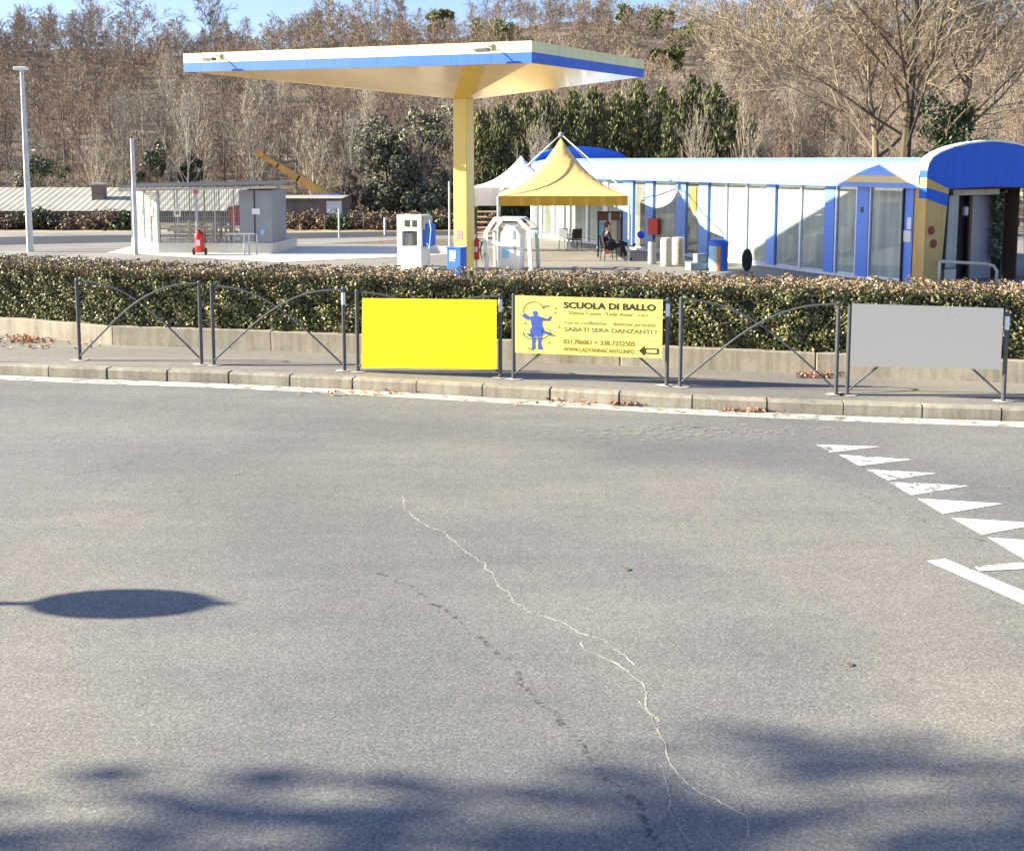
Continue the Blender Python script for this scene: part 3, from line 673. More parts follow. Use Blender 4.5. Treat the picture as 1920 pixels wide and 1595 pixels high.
def extinguisher(c, h, r, label, wheels=False):
    o = empty("fire_extinguisher", c, label, "fire extinguisher")
    z0 = .12 if wheels else 0.02
    MB().lathe(Vector(c), [(r * .8, z0), (r, z0 + .03), (r, h * .78), (r * .8, h * .86), (r * .35, h * .92), (r * .3, h * .94)], 14).build("cylinder", M['red'], o, smooth=True)
    MB().box(Vector(c) + Vector((0, 0, h * .97)), (.05, .12, h * .05)).build("valve", M['rubber'], o)
    MB().tube([Vector(c) + Vector((.03, -.03, h * .97)), Vector(c) + Vector((r * 1.5, -.05, h * .8)), Vector(c) + Vector((r * 1.3, -.05, h * .4))], .014, 6).build("hose", M['rubber'], o)
    MB().box(Vector(c) + Vector((0, -r - .001, h * .5)), (r * .9, .006, h * .22)).build("sticker", M['white'], o)
    if wheels:
        for s in (-1, 1): MB().lathe(Vector(c) + Vector((s * (r + .05), .05, .14)), [(.14, -.02), (.14, .02)], 14, M=Matrix.Rotation(R(90), 3, 'Y')).build("wheel", M['rubber'], o)
        MB().tube([Vector(c) + Vector((-r, .1, .12)), Vector(c) + Vector((-r, .15, h * 1.05)), Vector(c) + Vector((r, .15, h * 1.05)), Vector(c) + Vector((r, .1, .12))], .015, 6).build("handle", M['red'], o)
    return o
extinguisher(P(893, 480, 28.9).xy.to_3d() + Vector((0, 0, .78)), .62, .09, "red fire extinguisher hanging on the right of the canopy column")
MB2 = MB().box(P(893, 480, 28.9).xy.to_3d() + Vector((0, .05, .85)), (.05, .02, 1.3)); 
tag(MB2.build("bracket", M['galv']), "thin grey bracket behind the red extinguisher by the column", "bracket")
pp_ = P(843, 470, 30.5); tag(MB().tube([(pp_.x, pp_.y, 0), (pp_.x, pp_.y, P(843, 340, 30.5).z)], .028, 8).build("slim_pole", M['galv']), "slim grey steel pole standing just left of the canopy column", "pole")

# ------------------------------------------------------------------ fuel dispenser
def dispenser():
    Y = 34.0; a = P(742, 403, Y); b = P(791, 403, Y); ztop = a.z; W_ = b.x - a.x; x0 = a.x; dep = .62
    o = empty("fuel_dispenser", (x0 + W_ / 2, Y, 0), "white fuel dispenser with two small dark displays and a blue side panel", "fuel pump")
    z = lambda py: P(765, py, Y).z
    zb = z(462); zo = z(433)
    MB().bbox((x0, Y, 0), (x0 + W_, Y + dep, zb)).build("base_cabinet", M['white'], o, bevel=.02)
    for s in (0, 1): 
        wd = .15 if s == 0 else .13
        MB().bbox((x0 + s * (W_ - wd), Y, zb + .002), (x0 + s * (W_ - wd) + wd, Y + dep, ztop)).build("pillar", M['white'], o)
    hd = MB().bbox((x0 + .152, Y + .01, zo), (x0 + W_ - .132, Y + dep - .01, ztop - .02)).build("head", M['white'], o)
    for px_ in (763, 778.5):
        c = P(px_, 419, Y); MB().box((c.x, Y + .006, c.z), (.19, .012, .22)).build("display", M['rubber'], hd)
    MB().bbox((x0 + .152, Y + .42, zb + .002), (x0 + W_ - .132, Y + .5, zo - .002)).build("back_panel", M['glassd'], o)
    MB().bbox((x0 + .16, Y + .1, zb + .002), (x0 + .36, Y + .4, zo - .08)).build("meter", M['cabinet'], o)
    MB().bbox((x0 + W_ + .002, Y + .06, z(431)), (x0 + W_ + .09, Y + dep - .05, z(406))).build("side_keypad", M['mesh'], o)
    MB().bbox((x0 + W_ + .002, Y + .1, zb), (x0 + W_ + .20, Y + dep - .02, z(420))).build("nozzle_housing", M['blue'], o, bevel=.03)
    MB().tube([(x0 + W_ + .2, Y + .2, z(420)), (x0 + W_ + .24, Y + .1, z(412)), (x0 + W_ + .34, Y, z(430)), (x0 + W_ + .3, Y - .05, z(465)), (x0 + W_ + .2, Y, z(455))], .018, 6).build("hose", M['cyan'], o)
    MB().bbox((x0 - .1, Y - .15, 0), (x0 + W_ + .5, Y + dep + .15, .1)).build("plinth", M['apron'], o)
    o.rotation_euler = (0, 0, -.42); o.scale = (1.06, 1, 1)
dispenser()

# white guarded service unit
def service_unit():
    Y = 34.0; q = lambda px, py, y=Y: P(px, py, y)
    o = empty("air_service_unit", (q(950, 450).x, Y, 0), "white arched protective frame around a narrow white cabinet beside the yellow column", "service unit")
    outl = [(909, 560), (907, 437), (926, 411), (972, 411), (993, 430), (997, 560)]
    for yy, w_ in ((Y, .06), (Y + .75, .05)):
        mb = MB(); pts = [q(a, b) for a, b in outl]; pts = [Vector((p.x, yy, max(0, p.z))) for p in pts]
        for a, b in zip(pts, pts[1:]):
            dd = (b - a).normalized(); nn = Vector((-dd.z, 0, dd.x)) * w_
            mb.prism([a - nn - dd * .01, b - nn + dd * .01, b + nn + dd * .01, a + nn - dd * .01], Vector((0, .08, 0)))
        mb.build("frame", M['white'] if yy == Y else M['galv'], o)
    for px_, py_ in ((907, 437), (926, 411), (972, 411), (993, 430)):
        a = q(px_, py_); MB().tube([(a.x, Y + .085, a.z), (a.x, Y + .74, a.z)], .035, 6).build("tie_bar", M['galv'], o)
    a = q(912, 458); b = q(975, 458); MB().bbox((a.x, Y - .012, a.z - .05), (b.x, Y - .002, a.z + .06)).build("cross_bar", M['white'], o)
    pts = [q(932, 560), q(972, 560), q(974, 440), q(962, 424), q(946, 422), q(936, 438)]
    pts = [Vector((p.x, Y + .1, max(0, p.z))) for p in pts]
    MB().prism(pts, Vector((0, .5, 0))).build("cabinet", M['white'], o)
    a = q(938, 485); b = q(952, 465); MB().bbox((a.x, Y + .09, a.z), (b.x, Y + .098, b.z)).build("instruction_plate", M['cyan'], o)
    for (x0, y0, x1, y1) in ((960, 449, 965, 432), (962, 476, 966, 462)):
        a = q(x0, y0); b = q(x1, y1); MB().bbox((a.x, Y + .088, a.z), (b.x, Y + .099, b.z)).build("hose_slot", M['cabinet'], o)
    a = q(905, 470); MB().tube([(a.x - .02, Y - .05, a.z + .3), (a.x - .12, Y - .08, a.z), (a.x - .06, Y - .06, a.z - .3), (a.x + .05, Y - .04, a.z - .1)], .02, 6).build("hose", M['rubber'], o)
    o.rotation_euler = (0, 0, -.35)
service_unit()

# ------------------------------------------------------------------ gas metering kiosk
def kiosk():
    Y = 40.0; q = lambda px, py, y=Y: P(px, py, y); z = lambda py: q(400, py).z
    o = empty("gas_kiosk", (q(380, 470).x, Y + 1, 0), "open gas metering kiosk with wire grilles, beige pipes and a corrugated lean-to roof", "kiosk")
    xl = q(297, 470).x; xr = q(512, 470).x; dep = 3.0; zb = z(456) ; XL = xl - .55
    # plan: front edge from xl to xr, left side runs back and left
    bl = Vector((q(247, 450, Y + dep).x, Y + dep, 0)); br = Vector((xr + .3, Y + dep, 0))
    A = Vector((xl, Y, 0)); B = Vector((xr, Y, 0))
    mb = MB(); mb.hexa([A, B, br, bl], [p + up * zb for p in (A, B, br, bl)]); mb.build("plinth", M['apron'], o)
    zt = z(357)
    lv = MB(); lvm = MB(); n_ = 26
    a0 = A + Vector((.03, .06, 0)); b0 = bl + Vector((.1, -.1, 0)); dd = (b0 - a0); dn_ = dd.normalized()
    for i in range(n_):
        zz = zb + .05 + (zt - zb - .1) * i / n_
        lv.box((a0 + b0) / 2 + up * zz, (dd.length, .03, (zt - zb) / n_ * .55), math.atan2(dd.y, dd.x))
    lv.build("louvred_side", M['mesh'], o)
    fr = MB()
    for p in (a0, a0.lerp(b0, .5), b0): fr.box(p + up * ((zb + zt) / 2), (.09, .09, zt - zb), 0)
    fr.build("side_frame", M['galv'], o)
    # front wire panels: verticals and diagonals, see-through
    xg0 = xl + .05; xg1 = q(446, 400).x; wm = MB(); n_ = 34
    for i in range(n_ + 1):
        x = xg0 + (xg1 - xg0) * i / n_; wm.box((x, Y + .05, (zb + zt) / 2), (.012 if i % 8 else .05, .012 if i % 8 else .04, zt - zb))
    for i in range(9): wm.box(((xg0 + xg1) / 2, Y + .065, zb + (zt - zb) * (i + .5) / 9), (xg1 - xg0, .008, .010))
    wm.build("front_grille", M['mesh'], o)
    bm_ = MB()
    for i in range(n_ + 1):
        x = xg0 - .3 + (xg1 - xg0 + .4) * i / n_; bm_.box((x, Y + dep - .1, (zb + zt) / 2), (.014 if i % 6 else .05, .014, zt - zb))
    bm_.build("rear_grille", M['mesh'], o)
    cb = MB().bbox((xg1 + .05, Y + .04, zb + .002), (q(509, 400).x, Y + 2.6, zt)).build("cabinet", M['cabinet'], o)
    MB().bbox((q(476, 400).x, Y + .02, zb + .02), (q(478, 400).x, Y + .038, zt - .02)).build("door_gap", M['rubber'], cb)
    a = q(472, 402); b = q(487, 391); MB().bbox((a.x, Y + .01, a.z), (b.x, Y + .019, b.z)).build("notice", M['white'], cb)
    a = q(489, 440); b = q(496, 430); MB().bbox((a.x, Y + .01, a.z), (b.x, Y + .038, b.z)).build("round_sticker", M['cyan'], cb)
    for x in (458, 462): pass
    # pipework
    pm = MB(); rg = random.Random(3)
    for i in range(6):
        zz = zb + .1 + i * .12; yy = Y + .35 + rg.random() * 1.2
        pm.tube([(xg0 + .2, yy, zz), (xg1 - .2 - rg.random(), yy, zz)], .045, 7)
    for i in range(12):
        x = xg0 + .3 + (xg1 - xg0 - .6) * rg.random(); yy = Y + .35 + rg.random()
        pm.tube([(x, yy, zb), (x, yy, zb + rg.uniform(.4, .9))], .04, 7)
        pm.lathe((x, yy, zb + rg.uniform(.2, .6)), [(.06, 0), (.12, .02), (.12, .1), (.06, .12)], 10)
    pm.build("pipework", M['pipe'], o)
    a = q(424, 424); b = q(446, 390); MB().bbox((a.x, Y + .5, a.z), (b.x, Y + .8, b.z)).build("red_meter_box", M['red'], o)
    MB().add([q(424, 397, Y + .4), q(453, 390, Y + .4), q(453, 384, Y + .9), q(428, 388, Y + .9)], [(0, 1, 2, 3), (3, 2, 1, 0)]).build("box_hood", M['pink'], o)
    # roof corrugated, sloping down to the left rear
    rf = MB(); n_ = 46; x0 = q(228, 353).x; x1 = q(527, 350).x
    L1 = []; L2 = []; 
    for i in range(n_ * 2 + 1):
        t = i / (n_ * 2); x = x0 + (x1 - x0) * t; zz = z(354) + (z(348) - z(354)) * t + (.09 if i % 2 else 0)
        L1.append(Vector((x, Y - .35, zz))); L2.append(Vector((x - .5, Y + dep + .3, zz + .06)))
    strip(L1, L2, 0, rf); rf.build("corrugated_roof", M['oldroof'], o)
    MB().prism([(x0, Y - .3, z(354) - .1), (x1 - .1, Y - .3, z(348) - .1), (x1 - .1, Y - .3, z(348) - .01), (x0, Y - .3, z(354) - .01)], (0, .06, 0)).build("eaves_beam", M['pipe'], o)
    for px_, py_ in ((262, 397), (285, 398)):
        a = q(px_, py_, Y); f = min(1, max(0, (297 - px_) / 50)); p = a0.lerp(b0, f * .9)
        MB().box(p + up * a.z + Vector((-.03, -.03, 0)), (.02, .42, .36), math.atan2(dd.y, dd.x) - R(90)).build("white_notice", M['white'], o)
    a = q(332, 398); MB().box((a.x, Y + .02, a.z), (.26, .01, .34)).build("warning_sign", M['white'], o)
    MB().box((a.x, Y + .012, a.z - .03), (.13, .006, .13)).build("warning_symbol", M['inkb'], o)
    a = q(367, 360); MB().box((a.x, Y - .02, a.z), (.16, .02, .16)).build("red_lamp", M['pink'], o)
    MB().tube([(a.x, Y + .02, zb), (a.x, Y + .02, zt)], .05, 6).build("post", M['galv'], o)
    # handrail with steps
    hr = MB()
    for px_ in (461, 470, 484):
        p = q(px_, 470, Y - .3); hr.tube([(p.x, Y - .5, 0), (p.x, Y - .5, z(437))], .03, 7)
    a = q(430, 437); b = q(484, 437); hr.tube([(a.x, Y - .5, z(437)), (b.x, Y - .5, z(437))], .03, 7); hr.tube([(q(461, 452).x, Y - .5, z(452)), (b.x, Y - .5, z(452))], .025, 7)
    tag(hr.build("handrail", M['galv']), "low white tube handrail in front of the gas kiosk cabinet", "handrail")
    p = q(374, 470, Y - .8); extinguisher((p.x, Y - .8, 0), .95, .17, "large red wheeled fire extinguisher in front of the gas kiosk", True)
kiosk()
pp_ = P(255, 465, 39.4)
tag(MB().tube([(pp_.x, pp_.y, 0), (pp_.x, pp_.y, P(251, 260, 39.4).z)], [.085, .07], 10).build("mast", M['galv']), "plain pale grey mast rising above the left end of the gas kiosk roof", "mast")
# street lamp
lp = G(57, 472, 0); lt = P(46, 131, lp.y).z
sl = empty("street_lamp", lp, "tall slim grey street lamp at the far left beyond the hedge", "street lamp")
MB().tube([lp, lp + up * lt * .5, lp + up * lt], [.13, .10, .07], 10).build("pole", M['galv'], sl)
MB().box(lp + Vector((.02, -.1, lt + .04)), (.50, .26, .12)).build("lamp_head", M['white'], sl, bevel=.03)
zz = P(60, 282, lp.y).z; MB().tube([lp + up * zz, lp + Vector((.42, -.1, zz))], .03, 6).build("side_arm", M['galv'], sl)
for px_, py0_, py1_, lab, r_ in ((636, 392, 446, "thin grey post on the far verge, left of the other two", .04), (722, 408, 441, "short white post on the far verge just left of the fuel dispenser", .06), (682, 398, 432, "thin greenish stake on the dry grass behind the far lane", .03), (609, 405, 432, "thin greenish stake on the dry grass right of the kiosk", .03)):
    g_ = G(px_, py1_, 0); tag(MB().tube([g_, (g_.x, g_.y, P(px_, py0_, g_.y).z)], r_, 7).build("marker_post", M['galv'] if r_ > .03 else M['everg']), lab, "post")

# ------------------------------------------------------------------ restaurant pavilion
C0b = Vector((11.26, 29.05, 0)); uf = Vector((-.468, .884, 0)).normalized(); nfv = Vector((-uf.y, uf.x, 0)); gv = -nfv   # nfv: outward of facade (towards left/camera)
assert nfv.x < 0
LEN = 22.3; WID = 5.2
bld = empty("restaurant_pavilion", C0b + uf * 11 + gv * 2.6, "long low white glass-fronted pavilion with blue posts and a rounded blue and ochre end arch", "building")
def tx(px):
    k = (px - 960) / 2000 ; return (C0b.x + gv.x * .3 - k * (C0b.y + gv.y * .3)) / (-uf.x + k * uf.y)
IN = .3   # facade set back from the roof edge
def fbox(t0, t1, z0, z1, inn, dep, name, m, par=None, bev=0):
    a = C0b + uf * t0 + gv * (IN + inn); b = C0b + uf * t1 + gv * (IN + inn)
    lo_ = [a, b, b + gv * dep, a + gv * dep]; 
    mb = MB().hexa([p + up * z0 for p in lo_], [p + up * z1 for p in lo_]); return mb.build(name, m, par or bld, bevel=bev)
ZE = 2.77
# side roof, rounded, in colour bands
prof = [(-.0, 2.72), (-.03, 2.86), (-.03, 2.862), (-.03, 3.05), (-.03, 3.052), (.02, 3.22), (.10, 3.36), (.24, 3.47), (.50, 3.53), (1.0, 3.55)]
def extr(pr, t0, t1, name, m, flip=False):
    f_ = (lambda w_: WID - w_) if flip else (lambda w_: w_)
    a = [C0b + gv * f_(w_) + up * z_ + uf * t0 for w_, z_ in pr]; b = [C0b + gv * f_(w_) + up * z_ + uf * t1 for w_, z_ in pr]
    return strip(b, a).build(name, m, bld, smooth=False)
for fl in (False, True):
    extr(prof[:2], .25, LEN - .05, "eaves_band", M['litblue'], fl); extr(prof[2:4], .25, LEN - .05, "ochre_band", M['litochre'], fl)
    extr(prof[4:], .25, LEN - .05, "roof_edge", M['litblue'], fl)
extr([(1.0, 3.55), (2.6, 3.57), (4.2, 3.55)], .25, LEN - .05, "roof", M['bwhite'])
extr([(0.0, 2.721), (IN + .4, 2.721)], .25, LEN - .05, "soffit", M['bwhite'])
# end arch (portal) facing the camera
arch = [(0, 2.8), (0, 3.20), (.06, 3.40), (.2, 3.56), (.5, 3.70), (1.0, 3.84), (1.6, 3.94), (2.3, 4.00), (2.6, 4.01)]
arch += [(WID - a, b) for a, b in arch[-2::-1]]
def gpt(w_, z_, off=0): return C0b + gv * w_ + up * z_ + uf * off
def gpoly(pts, name, m, off=0, th=.28, par=None):
    q = [gpt(a, b, off) for a, b in pts]; return MB().prism(q, uf * th).build(name, m, par or bld)
def gslab(pts, name, m, off, th): return gpoly(pts, name, m, off, th)
def stripey(w0, z0, w1, z1): pass
jt, jb_ = .86, .66     # inner jamb top and bottom
zj = 2.65
# heights of stripe edges at the outer edge and at the jamb
def mir(pts, s): return pts if not s else [(WID - a, b) for a, b in pts][::-1]
top = [(0, 3.02)] + [p for p in arch if p[1] > 3.05] + [(WID, 3.02), (WID - .9, zj + .06), (WID / 2, zj + .10), (.9, zj + .06)]
gpoly(top[::-1], "blue_arch_panel", M['shadeblue'], 0, .25)
for s in (0, 1):
    gpoly(mir([(0, 3.015), (.895, zj + .055), (.88, zj - .09), (0, 2.75)], s), "ochre_stripe", M['byel'], .002, .245)
    gpoly(mir([(0, 2.745), (.878, zj - .095), (.84, zj - .42), (0, 2.46)], s), "blue_stripe", M['shadeblue'], .0, .25)
    gpoly(mir([(0, 2.455), (.838, zj - .425), (jb_, 0), (0, 0)], s), "ochre_leg", M['byel'], .002, .245)
# white rim following the arch
rim_o = [gpt(a, b) for a, b in arch]; mb = MB()
ctr = Vector((WID / 2, 3.2))
def outw(pt, k): v = Vector(pt) - Vector((WID / 2, 1.5)); v.normalize(); return (pt[0] + v.x * k, pt[1] + v.y * k)
aa = arch[1:-1]
for (p0, p1) in zip(aa, aa[1:]):
    o0, o1 = outw(p0, .045), outw(p1, .045)
    mb.add([gpt(*p0, -.02), gpt(*p1, -.02), gpt(*o1, -.02), gpt(*o0, -.02), gpt(*p0, .30), gpt(*p1, .30), gpt(*o1, .30), gpt(*o0, .30)], [(3, 2, 1, 0), (4, 5, 6, 7), (2, 3, 7, 6), (0, 1, 5, 4)])
mb.build("arch_rim", M['bwhite'], bld)
# second arch at the far end
top2 = [(.2, 3.3)] + [p for p in arch if p[1] > 3.35] + [(WID - .2, 3.3)]
gpoly([(a, b + .12) for a, b in top2][::-1], "far_arch", M['shadeblue'], LEN - .3, .3)
gpoly([(0, 0), (WID, 0), (WID, 3.2), (0, 3.2)][::-1], "end_wall", M['bwhite'], LEN - .25, .2)
# red round emblems on the ochre leg
for px_, py_ in ((1747, 432), (1752, 457)):
    k = (px_ - 960) / 2000; w_ = (C0b.x - k * C0b.y) / (k * gv.y - gv.x); p = P(px_, py_, C0b.y + gv.y * w_)
    mb = MB(); mb.lathe(gpt(w_, p.z, -.012), [(.125, -.006), (.125, .006)], 18, M=Vector(uf).to_track_quat('Z', 'Y').to_matrix()); mb.build("round_red_emblem", mat("dull_red_emblem", (.30, .04, .03), .6), bld)
# vestibule behind the opening
ves = .6
for s in (0, 1): 
    gpoly(mir([(.95, 0), (1.0, 0), (1.0, zj + .05), (.95, zj + .05)], s), "vestibule_side", M['brown'], .3, ves)
gpoly([(.5, 2.68), (WID - .5, 2.68), (WID - .5, 2.74), (.5, 2.74)], "vestibule_ceiling", M['brown'], .3, ves)
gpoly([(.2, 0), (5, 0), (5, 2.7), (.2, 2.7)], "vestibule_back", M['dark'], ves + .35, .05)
def gw(px, off=.8):
    k = (px - 960) / 2000; c = C0b + uf * off; return (c.x - k * c.y) / (k * gv.y - gv.x)
def gz_(py, px, off): k = C0b + uf * off + gv * gw(px, off); return P(px, py, k.y).z
gpoly([(gw(1776, .4), .45), (gw(1796, .4), .45), (gw(1797, .4), 2.5), (gw(1779, .4), 2.5)], "frosted_side_pane", M['glass'], .4, .04)
gpoly([(gw(1774, .4), 0), (gw(1796, .4), 0), (gw(1796, .4), .42), (gw(1774, .4), .42)], "cream_pedestal", M['beige'], .38, .2)
gpoly([(gw(1786, .5), 2.50), (gw(1872, .5), 2.50), (gw(1872, .5), 2.66), (gw(1786, .5), 2.66)], "lintel_beam", M['pipe'], .5, .1)
dpl = gpoly([(gw(1822), 0.02), (gw(1862), .02), (gw(1862), 2.48), (gw(1820), 2.48)], "entrance_door", mat("grey_violet_door", (.30, .28, .30), .3, .1, 1), .8, .05)
gpoly([(gw(1818), 0.02), (gw(1821.5), .02), (gw(1821.5), 2.48), (gw(1816), 2.48)], "door_frame", M['brown'], .78, .08)
gpoly([(gw(1880), .02), (gw(1889), .02), (gw(1889), 2.5), (gw(1880), 2.5)], "side_pane", M['glass'], .76, .04)
for px_, py_ in ((1809, 396), (1907, 416)):
    p = gpt(gw(px_, .7), gz_(py_, px_, .7), .7); MB().lathe(p - up * .15, [(.03, 0), (.09, .04), (.09, .26), (.03, .3)], 12).build("wall_lantern", M['galv'], bld)
# variegated climbing plant by the door
rgn = np.random.default_rng(11); nn_ = 900; wv = rgn.uniform(gw(1856, .6), gw(1884, .6), nn_); zv = rgn.uniform(.55, 2.6, nn_); ov = rgn.uniform(.5, .72, nn_)
keep = (np.abs(wv - (gw(1871, .6))) < .10 + .14 * (zv / 3))
pos = np.array([gpt(a, b, c)[:] for a, b, c in zip(wv[keep], zv[keep], ov[keep])])
V, Fq = leaves_np(pos, .075, 3); pl = npmesh("climbing_plant", V, Fq, [M['everg']]); tag(pl, "tall variegated climbing plant inside the arched entrance", "plant")
# entrance handrail
hz_ = .42
hp = [gpt(gw(1762, -.5), .62, -.5), gpt(gw(1845, -.5), .55, -.5), gpt(gw(1862, -.5), .50, -.5), gpt(gw(1869, -.5), .36, -.5), gpt(gw(1869, -.5), 0, -.5)]
hp2 = [P(1762, 490, 29), P(1848, 495, 29), P(1863, 499, 29), P(1869, 508, 29)]; hp2.append(Vector((hp2[-1].x, 29, 0)))
tag(MB().tube(hp2, .045, 8).tube([hp2[0], Vector((hp2[0].x, 29, 0))], .045, 8).build("handrail", M['beige'], smooth=True), "cream tubular handrail bent down in front of the arched entrance", "handrail")
# facade elements (pixel limits measured on the photograph)
def ft(px): return tx(px)
glaz = [(1633, 1692, 'glass', 1), (1570, 1605, 'glass', 1), (1503, 1546, 'glass', 0), (1456, 1499, 'glass', 0), (1401, 1437, 'glass', 0), (1363, 1397, 'glass', 0), (1330, 1359, 'glass', 0),
        (1287, 1309, 'glassd', 0), (1227, 1266, 'glass', 0), (1189, 1209, 'glassd', 0), (1140, 1168, 'glass', 0), (1104, 1130, 'glass', 0), (1071, 1098, 'glass', 0), (1040, 1066, 'glass', 0), (1016, 1034, 'glassd', 0)]
for a, b, g_, fr_ in glaz:
    t0, t1 = ft(b), ft(a)
    wn = fbox(t0 + .005, t1 - .005, .08, ZE - .06, .05, .05, "window", M['alu'], bld)
    e_ = .045
    pn = fbox(t0 + e_, t1 - e_, .14, ZE - .14, .03, .05, "pane", M[g_], wn)
def post(px0, px1, m, out=.0, name="post"): return fbox(ft(px1), ft(px0), 0, ZE - .05, -.02 - out, .16, name, M[m], bld)
for a, b in ((1548, 1566), (1608, 1630)):
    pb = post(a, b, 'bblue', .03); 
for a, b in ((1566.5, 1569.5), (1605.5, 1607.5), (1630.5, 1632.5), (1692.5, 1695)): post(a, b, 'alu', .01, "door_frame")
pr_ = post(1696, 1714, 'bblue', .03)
post(1714.5, 1733, 'byel', .0, "ochre_pier")
for (x0, x1, y0, y1) in ((1704, 1712, 408, 430), (1697, 1712, 433, 454)):
    t0, t1 = ft(x1), ft(x0); k = C0b + uf * t0 + gv * IN; fbox(t0, t1, P(x0, y1, k.y).z, P(x0, y0, k.y).z, -.065, .01, "white_notice", M['white'], pr_)
t0, t1 = ft(1621), ft(1616); k = C0b + uf * t0; fbox(t0, t1, P(1618, 399, k.y).z, P(1618, 389, k.y).z, -.065, .01, "small_notice", M['pine'], pb)
for a, b in ((1438, 1454), (1311, 1328), (1268, 1286), (1211, 1225), (1170, 1187)):
    pw = post(a, b, 'litblue', .02)
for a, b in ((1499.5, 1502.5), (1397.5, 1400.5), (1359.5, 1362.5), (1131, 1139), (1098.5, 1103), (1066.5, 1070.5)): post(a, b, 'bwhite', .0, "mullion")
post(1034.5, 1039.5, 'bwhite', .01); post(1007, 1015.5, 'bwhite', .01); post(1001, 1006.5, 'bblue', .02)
fbox(.25, LEN - .1, 0, .08, -.1, .3, "base_sill", M['bwhite'])
fbox(.25, LEN - .1, 0, 2.7, .2, .02, "inner_wall", M['glassd'])
a, b = 1272, 1278; t0, t1 = ft(b), ft(a); k = C0b + uf * t0; fbox(t0, t1, P(1275, 370, k.y).z, P(1275, 357, k.y).z, -.06, .01, "small_sign", M['inkred'])
t0, t1 = ft(1304), ft(1296); k = C0b + uf * t0; fbox(t0, t1, P(1300, 395, k.y).z, P(1300, 352, k.y).z, .0, .02, "orange_poster", M['orange'])

# ------------------------------------------------------------------ tents
def tent(name, c, half, ze, zp, yaw, mats, label, frame=True, val=.35, droop=.34):
    o = empty(name, (*c, 0), label, "tent")
    m = Matrix.Rotation(yaw, 3, 'Z'); C = Vector((*c, 0)); N_ = 18; mb = MB(); grid = []
    for i in range(N_ + 1):
        row = []
        for j in range(N_ + 1):
            x = -1 + 2 * i / N_; y = -1 + 2 * j / N_; r_ = max(abs(x), abs(y)); s_ = 1 - r_
            zz = ze + (zp - ze) * (s_ ** 1.0 * droop + (1 - droop) * s_ ** 2.3)
            # scalloped between the corners
            mn = min(abs(x), abs(y)); zz += .10 * (1 - mn / max(r_, .001)) * s_ * 0
            row.append(C + m @ Vector((x * half, y * half, zz)))
        grid.append(row)
    vs_ = [p for r_ in grid for p in r_]; w_ = N_ + 1
    mb.add(vs_, [(i * w_ + j, (i + 1) * w_ + j, (i + 1) * w_ + j + 1, i * w_ + j + 1) for i in range(N_) for j in range(N_)])
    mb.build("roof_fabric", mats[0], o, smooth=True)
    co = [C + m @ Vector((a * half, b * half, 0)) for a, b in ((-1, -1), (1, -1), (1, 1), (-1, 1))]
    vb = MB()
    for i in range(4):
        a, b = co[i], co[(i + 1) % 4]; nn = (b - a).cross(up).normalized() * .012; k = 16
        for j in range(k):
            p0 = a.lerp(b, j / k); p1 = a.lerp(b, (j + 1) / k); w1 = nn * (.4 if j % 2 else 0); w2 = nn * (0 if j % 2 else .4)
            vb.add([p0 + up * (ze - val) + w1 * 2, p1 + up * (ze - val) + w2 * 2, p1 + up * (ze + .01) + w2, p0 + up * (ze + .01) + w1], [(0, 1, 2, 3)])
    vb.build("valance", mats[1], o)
    for p in co: MB().tube([p, p + up * ze], .045, 8).build("pole", M['galv'], o)
    if frame:
        tp = C + up * (zp + .12)
        MB().lathe(tp - up * .12, [(.10, 0), (.10, .14), (.04, .2)], 10).build("cap", M['cabinet'], o)
        for p in co:
            e = p + up * (ze + .06); MB().tube([e, tp], .020, 6).build("ridge_tube", M['galv'], o)
    return o
TY = 37.0; tc_ = P(1058, 370, TY + 2.4); half = (P(1180, 370, TY).x - P(934, 370, TY).x) / 2
tpk = P(1010, 264, TY + 2.4)
tent("yellow_tent", ((P(1180, 370, TY).x + P(934, 370, TY).x) / 2, TY + half), half, P(1050, 368, TY).z, P(1010, 258, TY + half).z, 0, (M['tent'], M['valance']), "yellow pagoda tent with a tall concave peak and ochre valance on a steel frame", val=P(1050, 368, TY).z - P(1050, 386, TY).z)
TY2 = 42.0; h2 = 1.9
tent("white_tent", (P(978, 330, TY2).x, TY2 + 1.95), h2, P(900, 352, TY2).z, P(940, 292, TY2 + 2).z, 0, (M['tentw'], M['tentw']), "white marquee tent partly hidden behind the yellow column and yellow tent", False, val=P(900, 352, TY2).z - P(900, 386, TY2).z)
# timber rack of logs under the white tent
q = lambda px, py, y=41.0: P(px, py, y)
rk = empty("timber_rack", (q(912, 440).x, 41.3, 0), "open timber shelf rack standing under the white tent", "rack")
for px_ in (893, 934):
    for yy in (41.0, 41.6): MB().box((q(px_, 400).x, yy, q(912, 388).z / 2), (.07, .07, q(912, 388).z)).build("upright", M['brown'], rk)
for py_ in (397, 407, 417, 427, 437, 447):
    MB().bbox((q(894, py_).x, 41.0, q(894, py_).z - .04), (q(933, py_).x, 41.6, q(894, py_).z)).build("shelf", M['wood'], rk)

